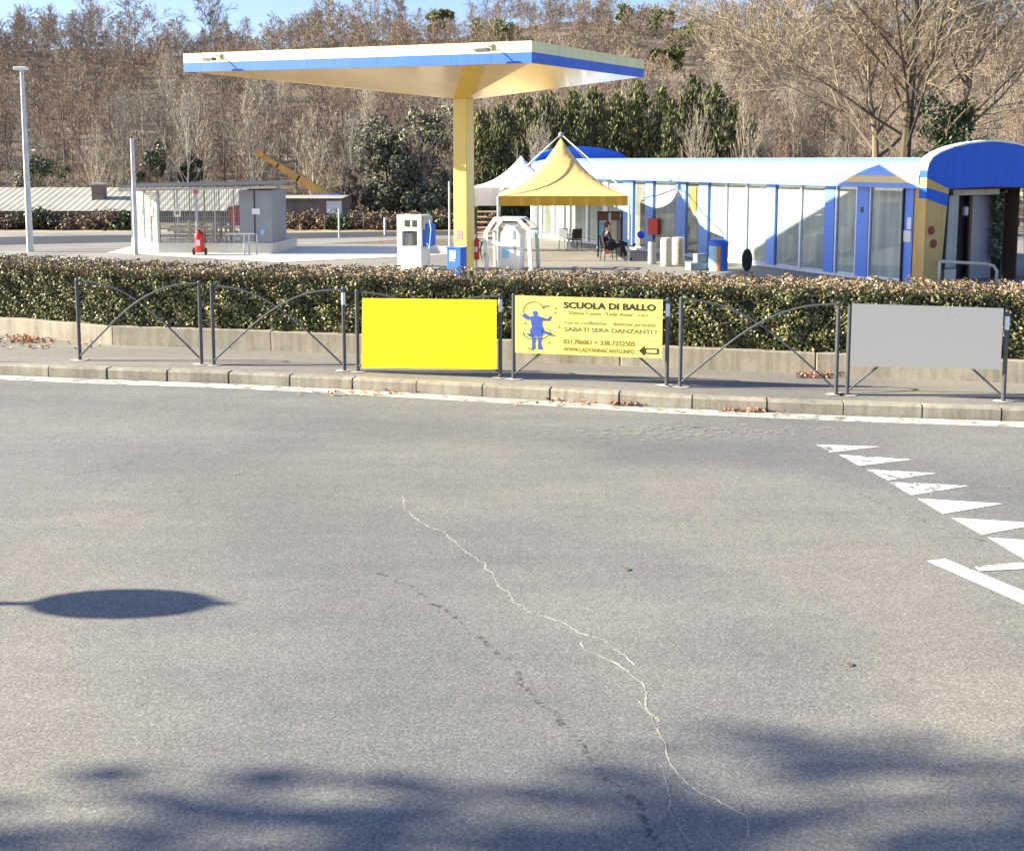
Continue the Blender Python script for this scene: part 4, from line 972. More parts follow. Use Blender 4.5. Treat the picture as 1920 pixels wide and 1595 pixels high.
# ------------------------------------------------------------------ things under and beside the tent
def gpx(px, py): return G(px, py, 0)
def bistro_chair(c, yaw, m, label, group=None):
    o = empty("chair", c, label, "chair", group, yaw); C = Vector(c); mr = Matrix.Rotation(yaw, 3, 'Z')
    v = lambda x, y, z: C + mr @ Vector((x, y, z))
    MB().box(v(0, 0, .45), (.44, .44, .035), yaw).build("seat", m, o)
    MB().add([v(-.21, .2, .5), v(.21, .2, .5), v(.19, .27, .88), v(-.19, .27, .88), v(-.21, .225, .5), v(.21, .225, .5), v(.19, .295, .88), v(-.19, .295, .88)], [(0, 1, 2, 3), (7, 6, 5, 4), (0, 4, 5, 1), (2, 6, 7, 3), (1, 5, 6, 2), (0, 3, 7, 4)]).build("backrest", m, o)
    for a, b in ((-1, -1), (1, -1), (1, 1), (-1, 1)): MB().tube([v(a * .19, b * .19, .45), v(a * .22, b * .23, 0)], .016, 6).build("leg", m, o)
    for a in (-1, 1): MB().tube([v(a * .22, .2, .62), v(a * .24, -.16, .66), v(a * .22, -.19, .45)], .015, 6).build("armrest", m, o)
    return o
bistro_chair(gpx(1062, 469), R(150), M['cabinet'], "grey bistro chair under the tent, left of the pair by the white wall")
bistro_chair(gpx(1077, 471), R(200), M['rubber'], "dark bistro chair under the tent, right of the pair by the white wall")
tb = gpx(1088, 466); ta = empty("bistro_table", tb, "small round pale table beside the two empty chairs", "table")
MB().lathe(tb + up * .70, [(.30, 0), (.30, .03)], 16).build("table_top", M['bwhite'], ta); MB().tube([tb, tb + up * .7], .03, 8).build("leg", M['galv'], ta); MB().lathe(tb, [(.2, 0), (.18, .03)], 12).build("base", M['galv'], ta)
pc = gpx(1141, 489)
bistro_chair(pc, R(105), M['rubber'], "black chair on which the person in dark clothes is sitting")
# seated person: one skinned body, clothing as children
def skin_obj(name, joints, edges, m, parent, sub=2):
    me = bpy.data.meshes.new(name); me.from_pydata([j[0] for j in joints], edges, []); me.materials.append(m)
    o = bpy.data.objects.new(name, me); col.objects.link(o)
    md = o.modifiers.new("skin", 'SKIN'); md.use_smooth_shade = True
    for i, j in enumerate(joints):
        sv = me.skin_vertices[0].data[i]; sv.radius = (j[1], j[1] if len(j) < 3 else j[2]); sv.use_root = (i == 0)
    sb = o.modifiers.new("sub", 'SUBSURF'); sb.levels = sub; sb.render_levels = sub
    if parent is not None: o.parent = parent; o.matrix_parent_inverse = world_of(parent).inverted()
    return o
def person():
    C = Vector(pc); yaw = R(105); mr = Matrix.Rotation(yaw, 3, 'Z'); v = lambda x, y, z: C + mr @ Vector((x, y, z))   # forward = -y local
    J = [(v(0, .02, .52), .13), (v(0, .08, .72), .135), (v(0, .10, .92), .15), (v(0, .08, 1.05), .075), (v(0, .06, 1.12), .055), (v(0, .03, 1.20), .085), (v(0, .02, 1.29), .085)]
    E_ = [(0, 1), (1, 2), (2, 3), (3, 4), (4, 5), (5, 6)]
    def chain(start, pts):
        k = start
        for p in pts: J.append(p); E_.append((k, len(J) - 1)); k = len(J) - 1
        return k
    for s in (-1, 1):
        chain(2, [(v(s * .17, .09, .98), .062), (v(s * .24, .02, .76), .045), (v(s * .17, -.20, .66), .036)])
        w_ = len(J) - 1; chain(w_, [(v(s * .15, -.26, .65), .034)]); h_ = len(J) - 1
        for f in range(4): chain(h_, [(v(s * .15 + (f - 1.5) * .018, -.32, .645), .009), (v(s * .15 + (f - 1.5) * .02, -.35 - .006 * (f in (1, 2)), .625), .008)])
        chain(w_, [(v(s * .115, -.25, .66), .010), (v(s * .10, -.28, .655), .009)])
        if s < 0: chain(0, [(v(s * .10, -.02, .52), .095), (v(s * .12, -.45, .56), .065), (v(s * .11, -.62, .12), .045), (v(s * .11, -.66, .06), .04), (v(s * .11, -.80, .045), .035)])
        else: chain(0, [(v(s * .10, -.02, .52), .095), (v(s * .10, -.50, .62), .065), (v(s * -.02, -.82, .50), .045), (v(s * -.04, -.88, .48), .04), (v(s * -.05, -.96, .56), .035)])
    body = skin_obj("person", J, E_, M['skin'], None)
    tag(body, "person in dark clothes seated with legs stretched on a black chair", "person")
    f_ = 1.14
    skin_obj("jacket", [(v(0, .03, .56), .155), (v(0, .08, .74), .155), (v(0, .10, .93), .178), (v(0, .09, 1.05), .085), (v(-.18, .09, .98), .078), (v(-.25, .02, .76), .060), (v(-.18, -.18, .665), .050), (v(.18, .09, .98), .078), (v(.25, .02, .76), .060), (v(.18, -.18, .665), .050)], [(0, 1), (1, 2), (2, 3), (2, 4), (4, 5), (5, 6), (2, 7), (7, 8), (8, 9)], M['jacket'], body)
    skin_obj("trousers", [(v(0, .02, .52), .150), (v(-.10, -.03, .52), .112), (v(-.12, -.45, .56), .082), (v(-.11, -.61, .14), .062), (v(.10, -.03, .53), .112), (v(.10, -.50, .62), .082), (v(-.02, -.80, .505), .062)], [(0, 1), (1, 2), (2, 3), (0, 4), (4, 5), (5, 6)], M['trouser'], body)
    for a, b, c_ in ((v(-.11, -.64, .05), v(-.11, -.72, .05), v(-.11, -.84, .04)), (v(-.03, -.87, .47), v(-.04, -.93, .53), v(-.05, -.97, .60))):
        skin_obj("shoe", [(a, .055), (b, .055), (c_, .042)], [(0, 1), (1, 2)], M['rubber'], body)
    skin_obj("hair", [(v(0, .08, 1.16), .07), (v(0, .075, 1.25), .09), (v(0, .05, 1.33), .085), (v(0, -.01, 1.355), .065)], [(0, 1), (1, 2), (2, 3)], M['hair'], body)
    # face
    for s in (-1, 1):
        MB().lathe(v(s * .032, -.058, 1.245), [(.004, 0), (.009, .004), (.004, .008)], 8).build("eye", M['rubber'], body)
        MB().box(v(s * .088, .03, 1.235), (.015, .03, .05), yaw).build("ear", M['skin'], body)
    MB().prism([v(-.012, -.055, 1.205), v(.012, -.055, 1.205), v(0, -.055, 1.245)], v(0, -.085, 0) - v(0, -.055, 0)).build("nose", M['skin'], body)
    MB().box(v(0, -.060, 1.175), (.04, .008, .008), yaw).build("mouth", M['inkred'], body)
person()
# display stand behind the person
sx = gpx(1140, 478); st = empty("display_stand", (sx.x, 38.5, 0), "tall dark display stand hung with goods behind the seated person", "stand")
q = lambda px, py, y=38.5: P(px, py, y)
for px_ in (1122, 1166): MB().box((q(px_, 400).x, 38.5, q(px_, 398).z / 2), (.06, .06, q(px_, 398).z)).build("upright", M['rubber'], st)
MB().bbox((q(1122, 400).x, 38.4, q(0, 414).z), (q(1140, 400).x, 38.7, q(0, 399).z)).build("hanging_goods", M['brown'], st)
MB().bbox((q(1146, 400).x, 38.4, q(0, 413).z), (q(1162, 400).x, 38.7, q(0, 399).z)).build("hanging_goods", M['brown'], st)
MB().bbox((q(1121, 400).x, 38.62, .3), (q(1133, 400).x, 38.9, q(0, 416).z)).build("crate_stack", M['cyan'], st)
MB().bbox((q(1134, 400).x, 38.62, .1), (q(1145, 400).x, 38.9, q(0, 417).z)).build("folded_board", M['pink'], st)
MB().bbox((q(1147, 400).x, 38.62, .1), (q(1157, 400).x, 38.9, q(0, 415).z)).build("folded_board", M['beige'], st)
MB().bbox((q(1159, 400).x, 38.55, .05), (q(1166, 400).x, 38.95, q(0, 408).z)).build("folded_board", M['cabinet'], st)
MB().bbox((q(1121, 400).x, 38.45, q(0, 399).z), (q(1167, 400).x, 38.8, q(0, 397).z)).build("top_shelf", M['rubber'], st)
a, b = 1220, 1238; t0, t1 = ft(b), ft(a); k = C0b + uf * t0; fbox(t0, t1, P(1229, 441, k.y).z, P(1229, 411, k.y).z, -.12, .1, "red_cabinet", M['red'])
# ball, bins, drums
p = P(1202, 440, 38.5); r_ = .14
mb = MB(); mb.lathe(p - up * r_, [(r_ * math.sin(math.pi * k / 10), r_ * (1 - math.cos(math.pi * k / 10))) for k in range(11)], 16); tag(mb.build("balloon", M['bluep'], smooth=True), "bright blue round balloon hanging under the tent edge beside the red cabinet", "balloon")
st_ = Vector((p.x, p.y, 0)); 
def drum(px0, px1, pyt, pyb, m, label, name="plastic_barrel", lid=None, mlid=None, Y=None):
    g_ = G((px0 + px1) / 2, pyb, 0); a = P(px0, pyt, g_.y); b = P(px1, pyt, g_.y); r = (b.x - a.x) / 2; h = a.z
    c = Vector(((a.x + b.x) / 2, g_.y + r, 0)); o = empty(name, c, label, "barrel" if "barrel" in name else "bin")
    MB().lathe(c, [(r * .9, 0), (r, .06), (r, h * .33), (r * .965, h * .34), (r * .965, h * .36), (r, h * .37), (r, h * .66), (r * .965, h * .67), (r * .965, h * .69), (r, h * .7), (r, h - .08), (r * .92, h - .03)], 22).build("body", m, o, smooth=False)
    MB().lathe(c, [(r * .94, h - .03), (r * .94, h), (r * .5, h + .01)], 22).build("lid", mlid or m, o)
    return o, c, r, h
drum(1240, 1262, 447, 500, M['beige'], "cream plastic barrel with narrow top, left of the two beige barrels")
drum(1262, 1286, 446, 497, mat("tan_plastic", (.50, .44, .33), .5, .06, 3), "tan plastic barrel, right of the two beige barrels")
drum(1216, 1232, 452, 496, M['cabinet'], "dark grey barrel in shade left of the beige barrels", mlid=M['rubber'])
g_ = G(1352, 509, 0); a = P(1333, 450, g_.y); b = P(1369, 450, g_.y); r = (b.x - a.x) / 2; c = Vector(((a.x + b.x) / 2, g_.y + r, 0))
o = empty("striped_bin", c, "tall round bin with light blue, orange and dark blue vertical stripes before the glass front", "bin")
def sector(a0, a1, z0, z1, m, name, k=8, rr=r):
    pts = [c + Vector((rr * math.cos(x), rr * math.sin(x), z0)) for x in [R(a0 + (a1 - a0) * i / k) for i in range(k + 1)]]; strip(pts, [p + up * (z1 - z0) for p in pts]).build(name, m, o)
sector(140, 248, 0, a.z - .2, M['cyan'], "light_blue_stripe"); sector(248, 272, 0, a.z - .2, M['orange'], "orange_stripe"); sector(272, 500, 0, a.z - .2, M['blue'], "dark_blue_stripe", 14)
MB().lathe(c + up * (a.z - .2), [(r * 1.04, 0), (r * 1.04, .14), (r * .8, .2), (r * .2, .22)], 22).build("lid", M['blue'], o, smooth=False)
g_ = G(1401, 509, 0); mb = MB(); zt_ = P(1401, 466, g_.y).z; wd_ = (P(1411, 480, g_.y).x - P(1391, 480, g_.y).x) / 2
pts = [Vector((g_.x + wd_ * math.cos(x), g_.y, zt_ / 2 + zt_ / 2 * math.sin(x))) for x in [i * math.pi / 9 for i in range(18)]]; ov = mb.prism(pts, (0, .12, 0)).build("tyre", M['rubber'], smooth=False, bevel=.03)
tag(ov, "dark oval object leaning upright against the glass front right of the striped bin", "tyre")
g_ = G(1308, 506, 0); tag(MB().box(g_ + up * .12, (.7, .4, .24), .3).box(g_ + Vector((.1, .05, .38)), (.4, .3, .28), .3).build("crate_pile", M['cabinet'], bevel=.02), "low dark pile of crates on the ground left of the striped bin", "crates")

# ------------------------------------------------------------------ far buildings, crane
def shed(px0, px1, Y, ye, yr, dep, label, m_roof, zb=-2.7, corr=True):
    a = P(px0, ye, Y); b = P(px1, ye, Y); zr = P((px0 + px1) / 2, yr, Y + dep).z; ze_ = a.z
    o = empty("shed", ((a.x + b.x) / 2, Y + 2, zb), label, "building")
    MB().bbox((a.x + .2, Y + .4, zb), (b.x - .2, Y + 2 * dep - .4, ze_)).build("wall", M['oldwall'], o)
    mb = MB(); n_ = max(4, int((b.x - a.x) / .22)); 
    for sgn in (0, 1):
        L1 = []; L2 = []
        for i in range(n_ + 1):
            x = a.x + (b.x - a.x) * i / n_; w_ = .03 if (i % 2 and corr) else 0
            L1.append(Vector((x, Y if not sgn else Y + 2 * dep, ze_ + w_))); L2.append(Vector((x, Y + dep, zr + w_)))
        strip(L1, L2, 0, mb)
    mb.build("roof", m_roof, o)
    for x in (a.x + .2, b.x - .25): MB().prism([(x, Y + .4, ze_), (x, Y + 2 * dep - .4, ze_), (x, Y + dep, zr - .05)], (.05, 0, 0)).build("gable", M['bwhite'], o)
    return o, a, b, ze_, zr
o, a, b, ze_, zr = shed(-160, 446, 65, 396, 352, 4.5, "long low shed with a pale corrugated roof and brick chimney at the far left", M['oldroof'])
x = P(193, 350, 68).x; ch = MB().bbox((x - .35, 67, zr - 1.6), (x + .35, 67.7, P(193, 346, 68).z)).build("chimney", M['oldwall'], o); MB().bbox((x - .42, 66.93, P(193, 346, 68).z), (x + .42, 67.77, P(193, 343, 68).z)).build("chimney_cap", M['pipe'], ch)
for px_ in (40, 120, 215):
    p = P(px_, 402, 65.3); MB().bbox((p.x - .8, 65.35, p.z - .55), (p.x + .8, 65.39, p.z)).build("window", M['dark'], o)
o, a, b, ze_, zr = shed(500, 641, 67, 372, 366, 3.0, "low brown outbuilding with a thin pale roof and white end wall right of the kiosk", M['oldroof'], corr=False)
p0 = P(612, 392, 67.3); p1 = P(640, 377, 67.3); MB().bbox((p0.x, 67.3, -2.7), (p1.x, 67.38, p1.z)).build("white_end_wall", M['bwhite'], o)
p0 = P(508, 391, 67.3); p1 = P(521, 377, 67.3); MB().bbox((p0.x, 67.3, p0.z), (p1.x, 67.38, p1.z)).build("door", M['dark'], o)
cr_ = empty("mobile_crane", P(612, 365, 71.5), "orange telescopic crane boom reaching up behind the low outbuilding", "crane")
A_ = P(618, 372, 71.5); B_ = P(489, 291, 71.5); dd = (B_ - A_).normalized(); nn = Vector((-dd.z, 0, dd.x))
for t0, t1, w_ in ((0, .45, .30), (.45, .75, .23), (.75, 1, .16)):
    p = A_.lerp(B_, t0); q_ = A_.lerp(B_, t1 + (.0 if t1 == 1 else .02)); MB().prism([p - nn * w_, q_ - nn * w_ * .9, q_ + nn * w_ * .9, p + nn * w_], (0, .5, 0)).build("boom_section", M['boom'], cr_)
MB().box(B_ + dd * .1, (.5, .5, .35)).build("boom_head", M['boom'], cr_)
MB().box(P(613, 372, 71.5) + Vector((0, .3, -.3)), (1.8, 1.4, 1.2)).build("cab", M['inkblue'], cr_, bevel=.1)
MB().box(P(600, 392, 71.5) + Vector((0, .3, -.6)), (5.5, 2.2, .8)).build("chassis", M['cabinet'], cr_)

# ------------------------------------------------------------------ trees
def grow(seed, H, r0, trunk=.35, nmain=9, lev=3, spread=.9, up_=.35, twigw=.02, kids=(7, 6, 5), ln=(.55, .5, .5), sides=(7, 5, 4), lean=0, ml=.42, mr=.5, el0=25, jit=.10, seg=3):
    rg = random.Random(seed); tr = MB(); tw = MB()
    def branch(p, d, L_, r, level):
        k = 5 if level < 2 else (seg if level >= lev else 3); pts = [p.copy()]; rad = [r]; dirs = [d.copy()]
        q = p.copy(); dd = d.copy()
        for i in range(k):
            dd = (dd + Vector((rg.gauss(0, jit), rg.gauss(0, jit), rg.gauss(0, .06) + up_ * .16))).normalized()
            q = q + dd * (L_ / k); pts.append(q.copy()); rad.append(r * (1 - .8 * (i + 1) / k)); dirs.append(dd.copy())
        if level < lev:
            (tr if level < 2 else tw).tube(pts, [max(x, .006) for x in rad], sides[min(level, 2)], cap=False)
        else:
            for a, b in zip(pts, pts[1:]):
                e = (b - a); s_ = e.cross(Vector((rg.gauss(0, 1), rg.gauss(0, 1), rg.gauss(0, 1))))
                if s_.length < 1e-6: continue
                s_ = s_.normalized() * twigw * .5; tw.quad(a - s_, a + s_, b + s_ * .6, b - s_ * .6)
            return
        kn = kids[min(level - 1, len(kids) - 1)]
        for c in range(kn):
            t = .22 + .76 * (c + rg.random()) / kn; i = min(k - 1, int(t * k)); f = t * k - i
            o = pts[i].lerp(pts[i + 1], f); bd = dirs[i + 1]
            ax = bd.cross(Vector((rg.gauss(0, 1), rg.gauss(0, 1), rg.gauss(0, 1)))); ax.normalize()
            nd = Quaternion(ax, R(rg.uniform(22, 52))) @ bd
            nd = (nd + Vector((0, 0, up_ * .3))).normalized()
            branch(o, nd, L_ * ln[min(level - 1, len(ln) - 1)] * rg.uniform(.7, 1.25) * (1.15 - .5 * t), max(rad[i] * .55, .008), level + 1)
    # trunk
    k = 8; pts = []; rad = []
    for i in range(k + 1):
        t = i / k; pts.append(Vector((lean * t * H + rg.gauss(0, .012) * H * t, rg.gauss(0, .012) * H * t, H * .86 * t))); rad.append(r0 * (1 - .86 * t) * (1.25 if i == 0 else 1))
    tr.tube(pts, rad, 8, cap=False)
    for c in range(nmain):
        t = trunk + (1 - trunk) * (c + rg.random() * .7) / nmain; i = min(k - 1, int(t * k)); o = pts[i].lerp(pts[i + 1], t * k - i)
        az = c * 2.4 + rg.uniform(-.5, .5); el = R(rg.uniform(el0, el0 + 25) + 28 * t); s_ = spread
        d = Vector((math.cos(az) * math.cos(el) * s_, math.sin(az) * math.cos(el) * s_, math.sin(el))).normalized()
        branch(o, d, H * ml * rg.uniform(.75, 1.2) * (1.25 - .75 * t), r0 * mr * (1 - .7 * t), 1)
    return tr, tw
def joined(name, tr, tw, mats):
    mb = MB(); mb.v = list(tr.v); mb.f = list(tr.f); mb.m = [0] * len(tr.f); n_ = len(tr.v)
    mb.v += tw.v; mb.f += [tuple(i + n_ for i in f) for f in tw.f]; mb.m += [1] * len(tw.f)
    return mb.build(name, mats)
def tree_parts(name, loc, seed, label, mats, group=None, rz=0, sx=1, **kw):
    tr, tw = grow(seed, **kw); e = empty(name, loc, label, "tree", group, rz); e.scale = (sx, sx, 1)
    for nm, b_, m in (("trunk", tr, mats[0]), ("crown", tw, mats[1])):
        me_o = b_.build(nm, m); me_o.parent = e
    return e
protos = []
specs = [dict(H=11, r0=.16, nmain=13, kids=(7, 5, 4), twigw=.035), dict(H=12.5, r0=.15, trunk=.4, nmain=12, spread=.6, up_=.8, kids=(7, 5, 4), twigw=.035),
         dict(H=9, r0=.14, trunk=.15, nmain=14, spread=1.1, kids=(7, 5, 4), twigw=.035), dict(H=13, r0=.17, trunk=.45, nmain=11, spread=.7, kids=(7, 5, 4), twigw=.035)]
for i, s_ in enumerate(specs):
    tr, tw = grow(100 + i, **s_); protos.append((joined("bare_tree", tr, tw, [M['barkp'] if i in (1,) else M['bark'], M['twig'] if i != 1 else M['twigp']]), s_['H']))
tr, tw = grow(108, H=10, r0=.13, trunk=.2, nmain=15, spread=.9, kids=(7, 5, 4), twigw=.035); protos.append((joined("bare_tree", tr, tw, [M['bark'], M['twigp']]), 10))
rg = random.Random(77); placed = 0; used = [False] * len(protos); cells = []
yy = 75.0
while yy < 112 and placed < 290:
    wid = yy * .52 + 6; stepx = 3.7 + (yy - 75) * .03; x = -wid + rg.random() * 3
    while x < wid and placed < 290:
        X = x + rg.uniform(-1.2, 1.2); Yy = yy + rg.uniform(-2, 2); pxx = 960 + X / Yy * 2000
        hid = (1080 < pxx < 2100 and Yy < 78) or (880 < pxx < 1400 and Yy < 87)
        if not hid:
            k = rg.choices(range(5), [4, 2, 4, 3, 4])[0]; src, H_ = protos[k]
            o = src if not used[k] else src.copy()
            if used[k]: col.objects.link(o)
            used[k] = True; o.location = (X, Yy, gz(X, Yy) - .1); o.rotation_euler = (0, 0, rg.uniform(0, 6.28)); s_ = rg.uniform(.56, .86)
            if Yy < 82: s_ *= .88
            o.scale = (s_, s_, s_ * rg.uniform(.9, 1.1))
            lb = {0: "bare grey-brown tree with a rounded crown in the winter wood", 1: "bare tree with pale trunk and upright pale branches in the winter wood", 2: "low spreading bare brown tree in the winter wood", 3: "tall bare grey-brown tree with a high crown in the winter wood", 4: "bare tree with pale tan twigs in the winter wood"}[k]
            tag(o, lb, "tree", "bare trees in the winter wood, kind %s" % ("rounded", "pale upright", "low spreading", "high crowned", "tan twigged")[k]); placed += 1
        x += stepx * rg.uniform(.8, 1.2)
    yy += 4.0
pines = ((910, 40, 200, 4.5, 8, "round green pine on the skyline above the canopy, left of centre"), (820, 18, 205, 2.6, 7, "small green pine on the skyline left of the canopy lamp"), (1175, 14, 210, 3.5, 8, "flat topped green pine on the skyline, left of the pair"), (1235, 16, 205, 4.2, 9, "broad green pine on the skyline, right of the pair"), (1255, 92, 150, 2.6, 4.5, "small round yellow-green bush tree on the slope right of the canopy"), (970, 52, 195, 4.0, 6, "low green pine on the skyline above the canopy's right end"), (1290, 48, 195, 3.2, 6, "small green pine on the upper slope beside the big bare tree"))
pine_pos = [(P(a[0], a[1], a[2]).x, a[2], a[3]) for a in pines]
# the far wood as one mass
low = []
for i, s_ in enumerate((dict(H=7, r0=.07, trunk=.15, nmain=16, spread=1.4, up_=.2, kids=(7, 7), lev=3, twigw=.06, seg=1, jit=.2), dict(H=9, r0=.07, trunk=.3, nmain=15, spread=1.0, up_=.4, kids=(7, 7), lev=3, twigw=.06, seg=1, jit=.2), dict(H=6, r0=.06, trunk=.08, nmain=18, spread=1.6, up_=.1, kids=(7, 7), lev=3, twigw=.06, seg=1, jit=.25))):
    tr, tw = grow(300 + i, **s_, sides=(4, 3, 3)); V = np.array(tr.v + tw.v, np.float32)
    Q = [f if len(f) == 4 else f[:4] for f in tr.f]; n_ = len(tr.v); Q += [tuple(a + n_ for a in f) for f in tw.f if len(f) == 4]
    low.append((V, np.array(Q, np.int32)))
VV = []; QQ = []; base = 0; rgn = np.random.default_rng(14)
for i in range(420):
    Yy = rgn.uniform(68, 112); X = rgn.uniform(-.56, .56) * Yy; V, Q = low[2]; a_ = rgn.uniform(0, 6.28); s_ = rgn.uniform(.22, .48); c_, sn = math.cos(a_), math.sin(a_); W_ = V * np.array([s_ * 1.2, s_ * 1.2, s_])
    if 860 < 960 + X / Yy * 2000 < 1420 and Yy < 88: continue
    VV.append(np.stack([W_[:, 0] * c_ - W_[:, 1] * sn + X, W_[:, 0] * sn + W_[:, 1] * c_ + Yy, W_[:, 2] + gz(X, Yy) - .1], 1).astype(np.float32)); QQ.append(Q + base); base += len(V)
tag(npmesh("undergrowth", np.concatenate(VV), np.concatenate(QQ), [M['twigf']]), "tangled leafless brown brush between the trees at the foot of the hill", "undergrowth", None, "stuff")
VV = []; QQ = []; base = 0; rgn = np.random.default_rng(4); yy = 104.0; cnt = 0
while yy < 262:
    wid = yy * .55 + 8; x = -wid
    while x < wid:
        X = x + rgn.uniform(-1.5, 1.5); Yy = yy + rgn.uniform(-2.5, 2.5); V, Q = low[rgn.integers(3)]
        if any(abs(X - qx) < qr + 1.5 and -18 < Yy - qy < 3 for qx, qy, qr in pine_pos): x += 3; continue
        a_ = rgn.uniform(0, 6.28); s_ = rgn.uniform(.55, 1.0) * (1.0 if yy < 222 else rgn.choice([.7, .9, 1.7]))
        c_, sn = math.cos(a_), math.sin(a_); W_ = V * np.array([s_, s_, s_ * rgn.uniform(.9, 1.15)]); W2 = np.stack([W_[:, 0] * c_ - W_[:, 1] * sn + X, W_[:, 0] * sn + W_[:, 1] * c_ + Yy, W_[:, 2] + gz(X, Yy) - .2], 1)
        VV.append(W2.astype(np.float32)); QQ.append(Q + base); base += len(V); cnt += 1
        x += rgn.uniform(3.6, 5.6) * (1.0 if yy < 225 else 1.9)
    yy += 6.0 if yy < 225 else 10
print("far trees", cnt, "faces", sum(len(q) for q in QQ))
fw = npmesh("far_wood", np.concatenate(VV), np.concatenate(QQ), [M['twigf']])
tag(fw, "dense leafless brown wood covering the upper hillside", "wood", None, "stuff")

# conifers and evergreens
def conifer(seed, H, rb, m, dens=2600, size=.16, droop=.35):
    rgn = np.random.default_rng(seed); t = rgn.random(dens) ** .8; z = H * (.08 + .92 * t); 
    lay = np.round(t * 16 + rgn.normal(0, .18, dens)) / 16; rmax = rb * (1 - t ** 1.5) ** .8 * (.8 + .3 * np.sin(lay * 57 + seed)) + .15
    az = rgn.uniform(0, 6.28, dens); lob = .75 + .35 * np.sin(az * 5 + lay * 40); rr = rmax * lob * rgn.uniform(.25, 1, dens) ** .5
    pos = np.stack([rr * np.cos(az), rr * np.sin(az), z - droop * rr * .6], 1)
    d = np.stack([np.cos(az), np.sin(az), np.full(dens, .6)], 1)
    return leaves_np(pos, size, seed, d, .9, .38)
def conifer2(seed, H, rb, size):
    rgn = np.random.default_rng(seed); P_ = []; 
    nb = 120
    for b in range(nb):
        t = ((b + rgn.random()) / nb) ** .85; az = rgn.uniform(0, 6.28); L_ = rb * (1 - t) ** .62 * rgn.uniform(.55, 1.2) + .2; z0 = H * (.03 + .97 * t); k = int(58 * (L_ / rb) + 14)
        u = rgn.random(k) ** .7; x = np.cos(az) * L_ * u; y = np.sin(az) * L_ * u; z = z0 + .25 * L_ * u - .55 * L_ * u ** 2 - rgn.exponential(.30, k)
        sp = .10 + .14 * u; P_.append(np.stack([x + rgn.normal(0, 1, k) * sp, y + rgn.normal(0, 1, k) * sp, z], 1))
    pos = np.concatenate(P_); pos[:, 2] = np.clip(pos[:, 2], .1, H); n = len(pos)
    # hanging narrow sprays
    a = rgn.normal(0, .35, (n, 3)); a[:, 2] = -1; a /= np.linalg.norm(a, axis=1)[:, None]; d = rgn.normal(size=(n, 3)); b = np.cross(a, d); b /= np.linalg.norm(b, axis=1)[:, None]
    s_ = (size * rgn.uniform(.6, 1.4, n))[:, None]
    V = np.stack([pos - a * s_, pos - b * s_ * .28, pos + a * s_, pos + b * s_ * .28], 1).reshape(-1, 3)
    return V, np.arange(n * 4).reshape(-1, 4)
def conif_tree(name, loc, seed, H, rb, m, label, group=None, size=.17, dens=2600, cat="tree", tb=.22):
    e = empty(name, loc, label, cat, group)
    V, Q = conifer2(seed, H, rb, size); o = npmesh("crown", V, Q, [m]); o.parent = e
    t = MB().tube([(0, 0, 0), (0, 0, H * .5), (0, 0, H * .93)], [tb, tb * .6, .03], 7).build("trunk", M['bark']); t.parent = e
    return e
cx = [(905, 205, 84), (945, 190, 82), (985, 178, 86), (1030, 172, 83), (1075, 168, 86), (1115, 160, 83), (1155, 170, 86), (1195, 150, 84), (1245, 160, 83), (1300, 138, 85), (1342, 152, 83), (1385, 190, 84)]
poss = ["first from the left", "second from the left", "third from the left", "fourth from the left", "fifth from the left", "sixth from the left", "sixth from the right", "fifth from the right", "fourth from the right", "third from the right", "second from the right", "last on the right"]
for i, (px_, py_, Y) in enumerate(cx):
    zt_ = P(px_, py_, Y).z; x = P(px_, py_, Y).x; b0_ = gz(x, Y) - .1
    conif_tree("conifer", (x, Y, b0_), 50 + i, zt_ - b0_, 3.1, M['conif'], "dark olive conifer in the row behind the pavilion, " + poss[i], "conifer row behind the pavilion", .20, 4200)
def blob_tree(name, loc, seed, H, rx, m, label, dens=3600, size=.14, cat="tree", trunk=True, z0=.15, group=None, mt='bark', lobes=26):
    rgn = np.random.default_rng(seed); C_ = np.stack([rgn.normal(0, rx * .42, lobes), rgn.normal(0, rx * .42, lobes), H * (z0 + (1 - z0) * rgn.random(lobes) * .92)], 1); rr = rgn.uniform(.25, .5, lobes) * rx * .8
    k = rgn.integers(0, lobes, dens); d = rgn.normal(size=(dens, 3)); d /= np.linalg.norm(d, axis=1)[:, None]; pos = C_[k] + d * rr[k][:, None] * rgn.uniform(.5, 1.05, dens)[:, None]; pos[:, 2] = np.clip(pos[:, 2], .05, None)
    V, Q = leaves_np(pos, size, seed, d, .8, .55); e = empty(name, loc, label, cat, group); o = npmesh("crown" if cat == "tree" else "foliage", V, Q, [m]); o.parent = e
    if trunk:
        mb = MB().tube([(0, 0, 0), (.1, 0, H * .45), (.05, .1, H * .85)], [.035 * H * .5, .02 * H * .5, .03], 7)
        r3 = random.Random(seed)
        for i in range(7):
            a_ = i * .9; zz = H * (.25 + .08 * i); mb.tube([(.05, 0, zz), (math.cos(a_) * rx * .4, math.sin(a_) * rx * .4, zz + H * .12), (math.cos(a_) * rx * .7, math.sin(a_) * rx * .7, zz + H * .2)], [.05, .03, .01], 5)
        t = mb.build("trunk", M[mt]); t.parent = e
    return e
for i, (px_, py_, Y, rx, lab) in enumerate(((720, 215, 78, 3.0, "grey-green evergreen tree left of the canopy column, left of the pair"), (800, 205, 80, 3.2, "grey-green evergreen tree behind the canopy column, right of the pair"), (770, 290, 76, 2.6, "lower grey-green bushy evergreen before the evergreen pair"))):
    p = P(px_, py_, Y); b0_ = gz(p.x, Y) - .1; blob_tree("evergreen_tree", (p.x, Y, b0_), 80 + i, p.z - b0_, rx, M['everg'], lab, 7000, .16)
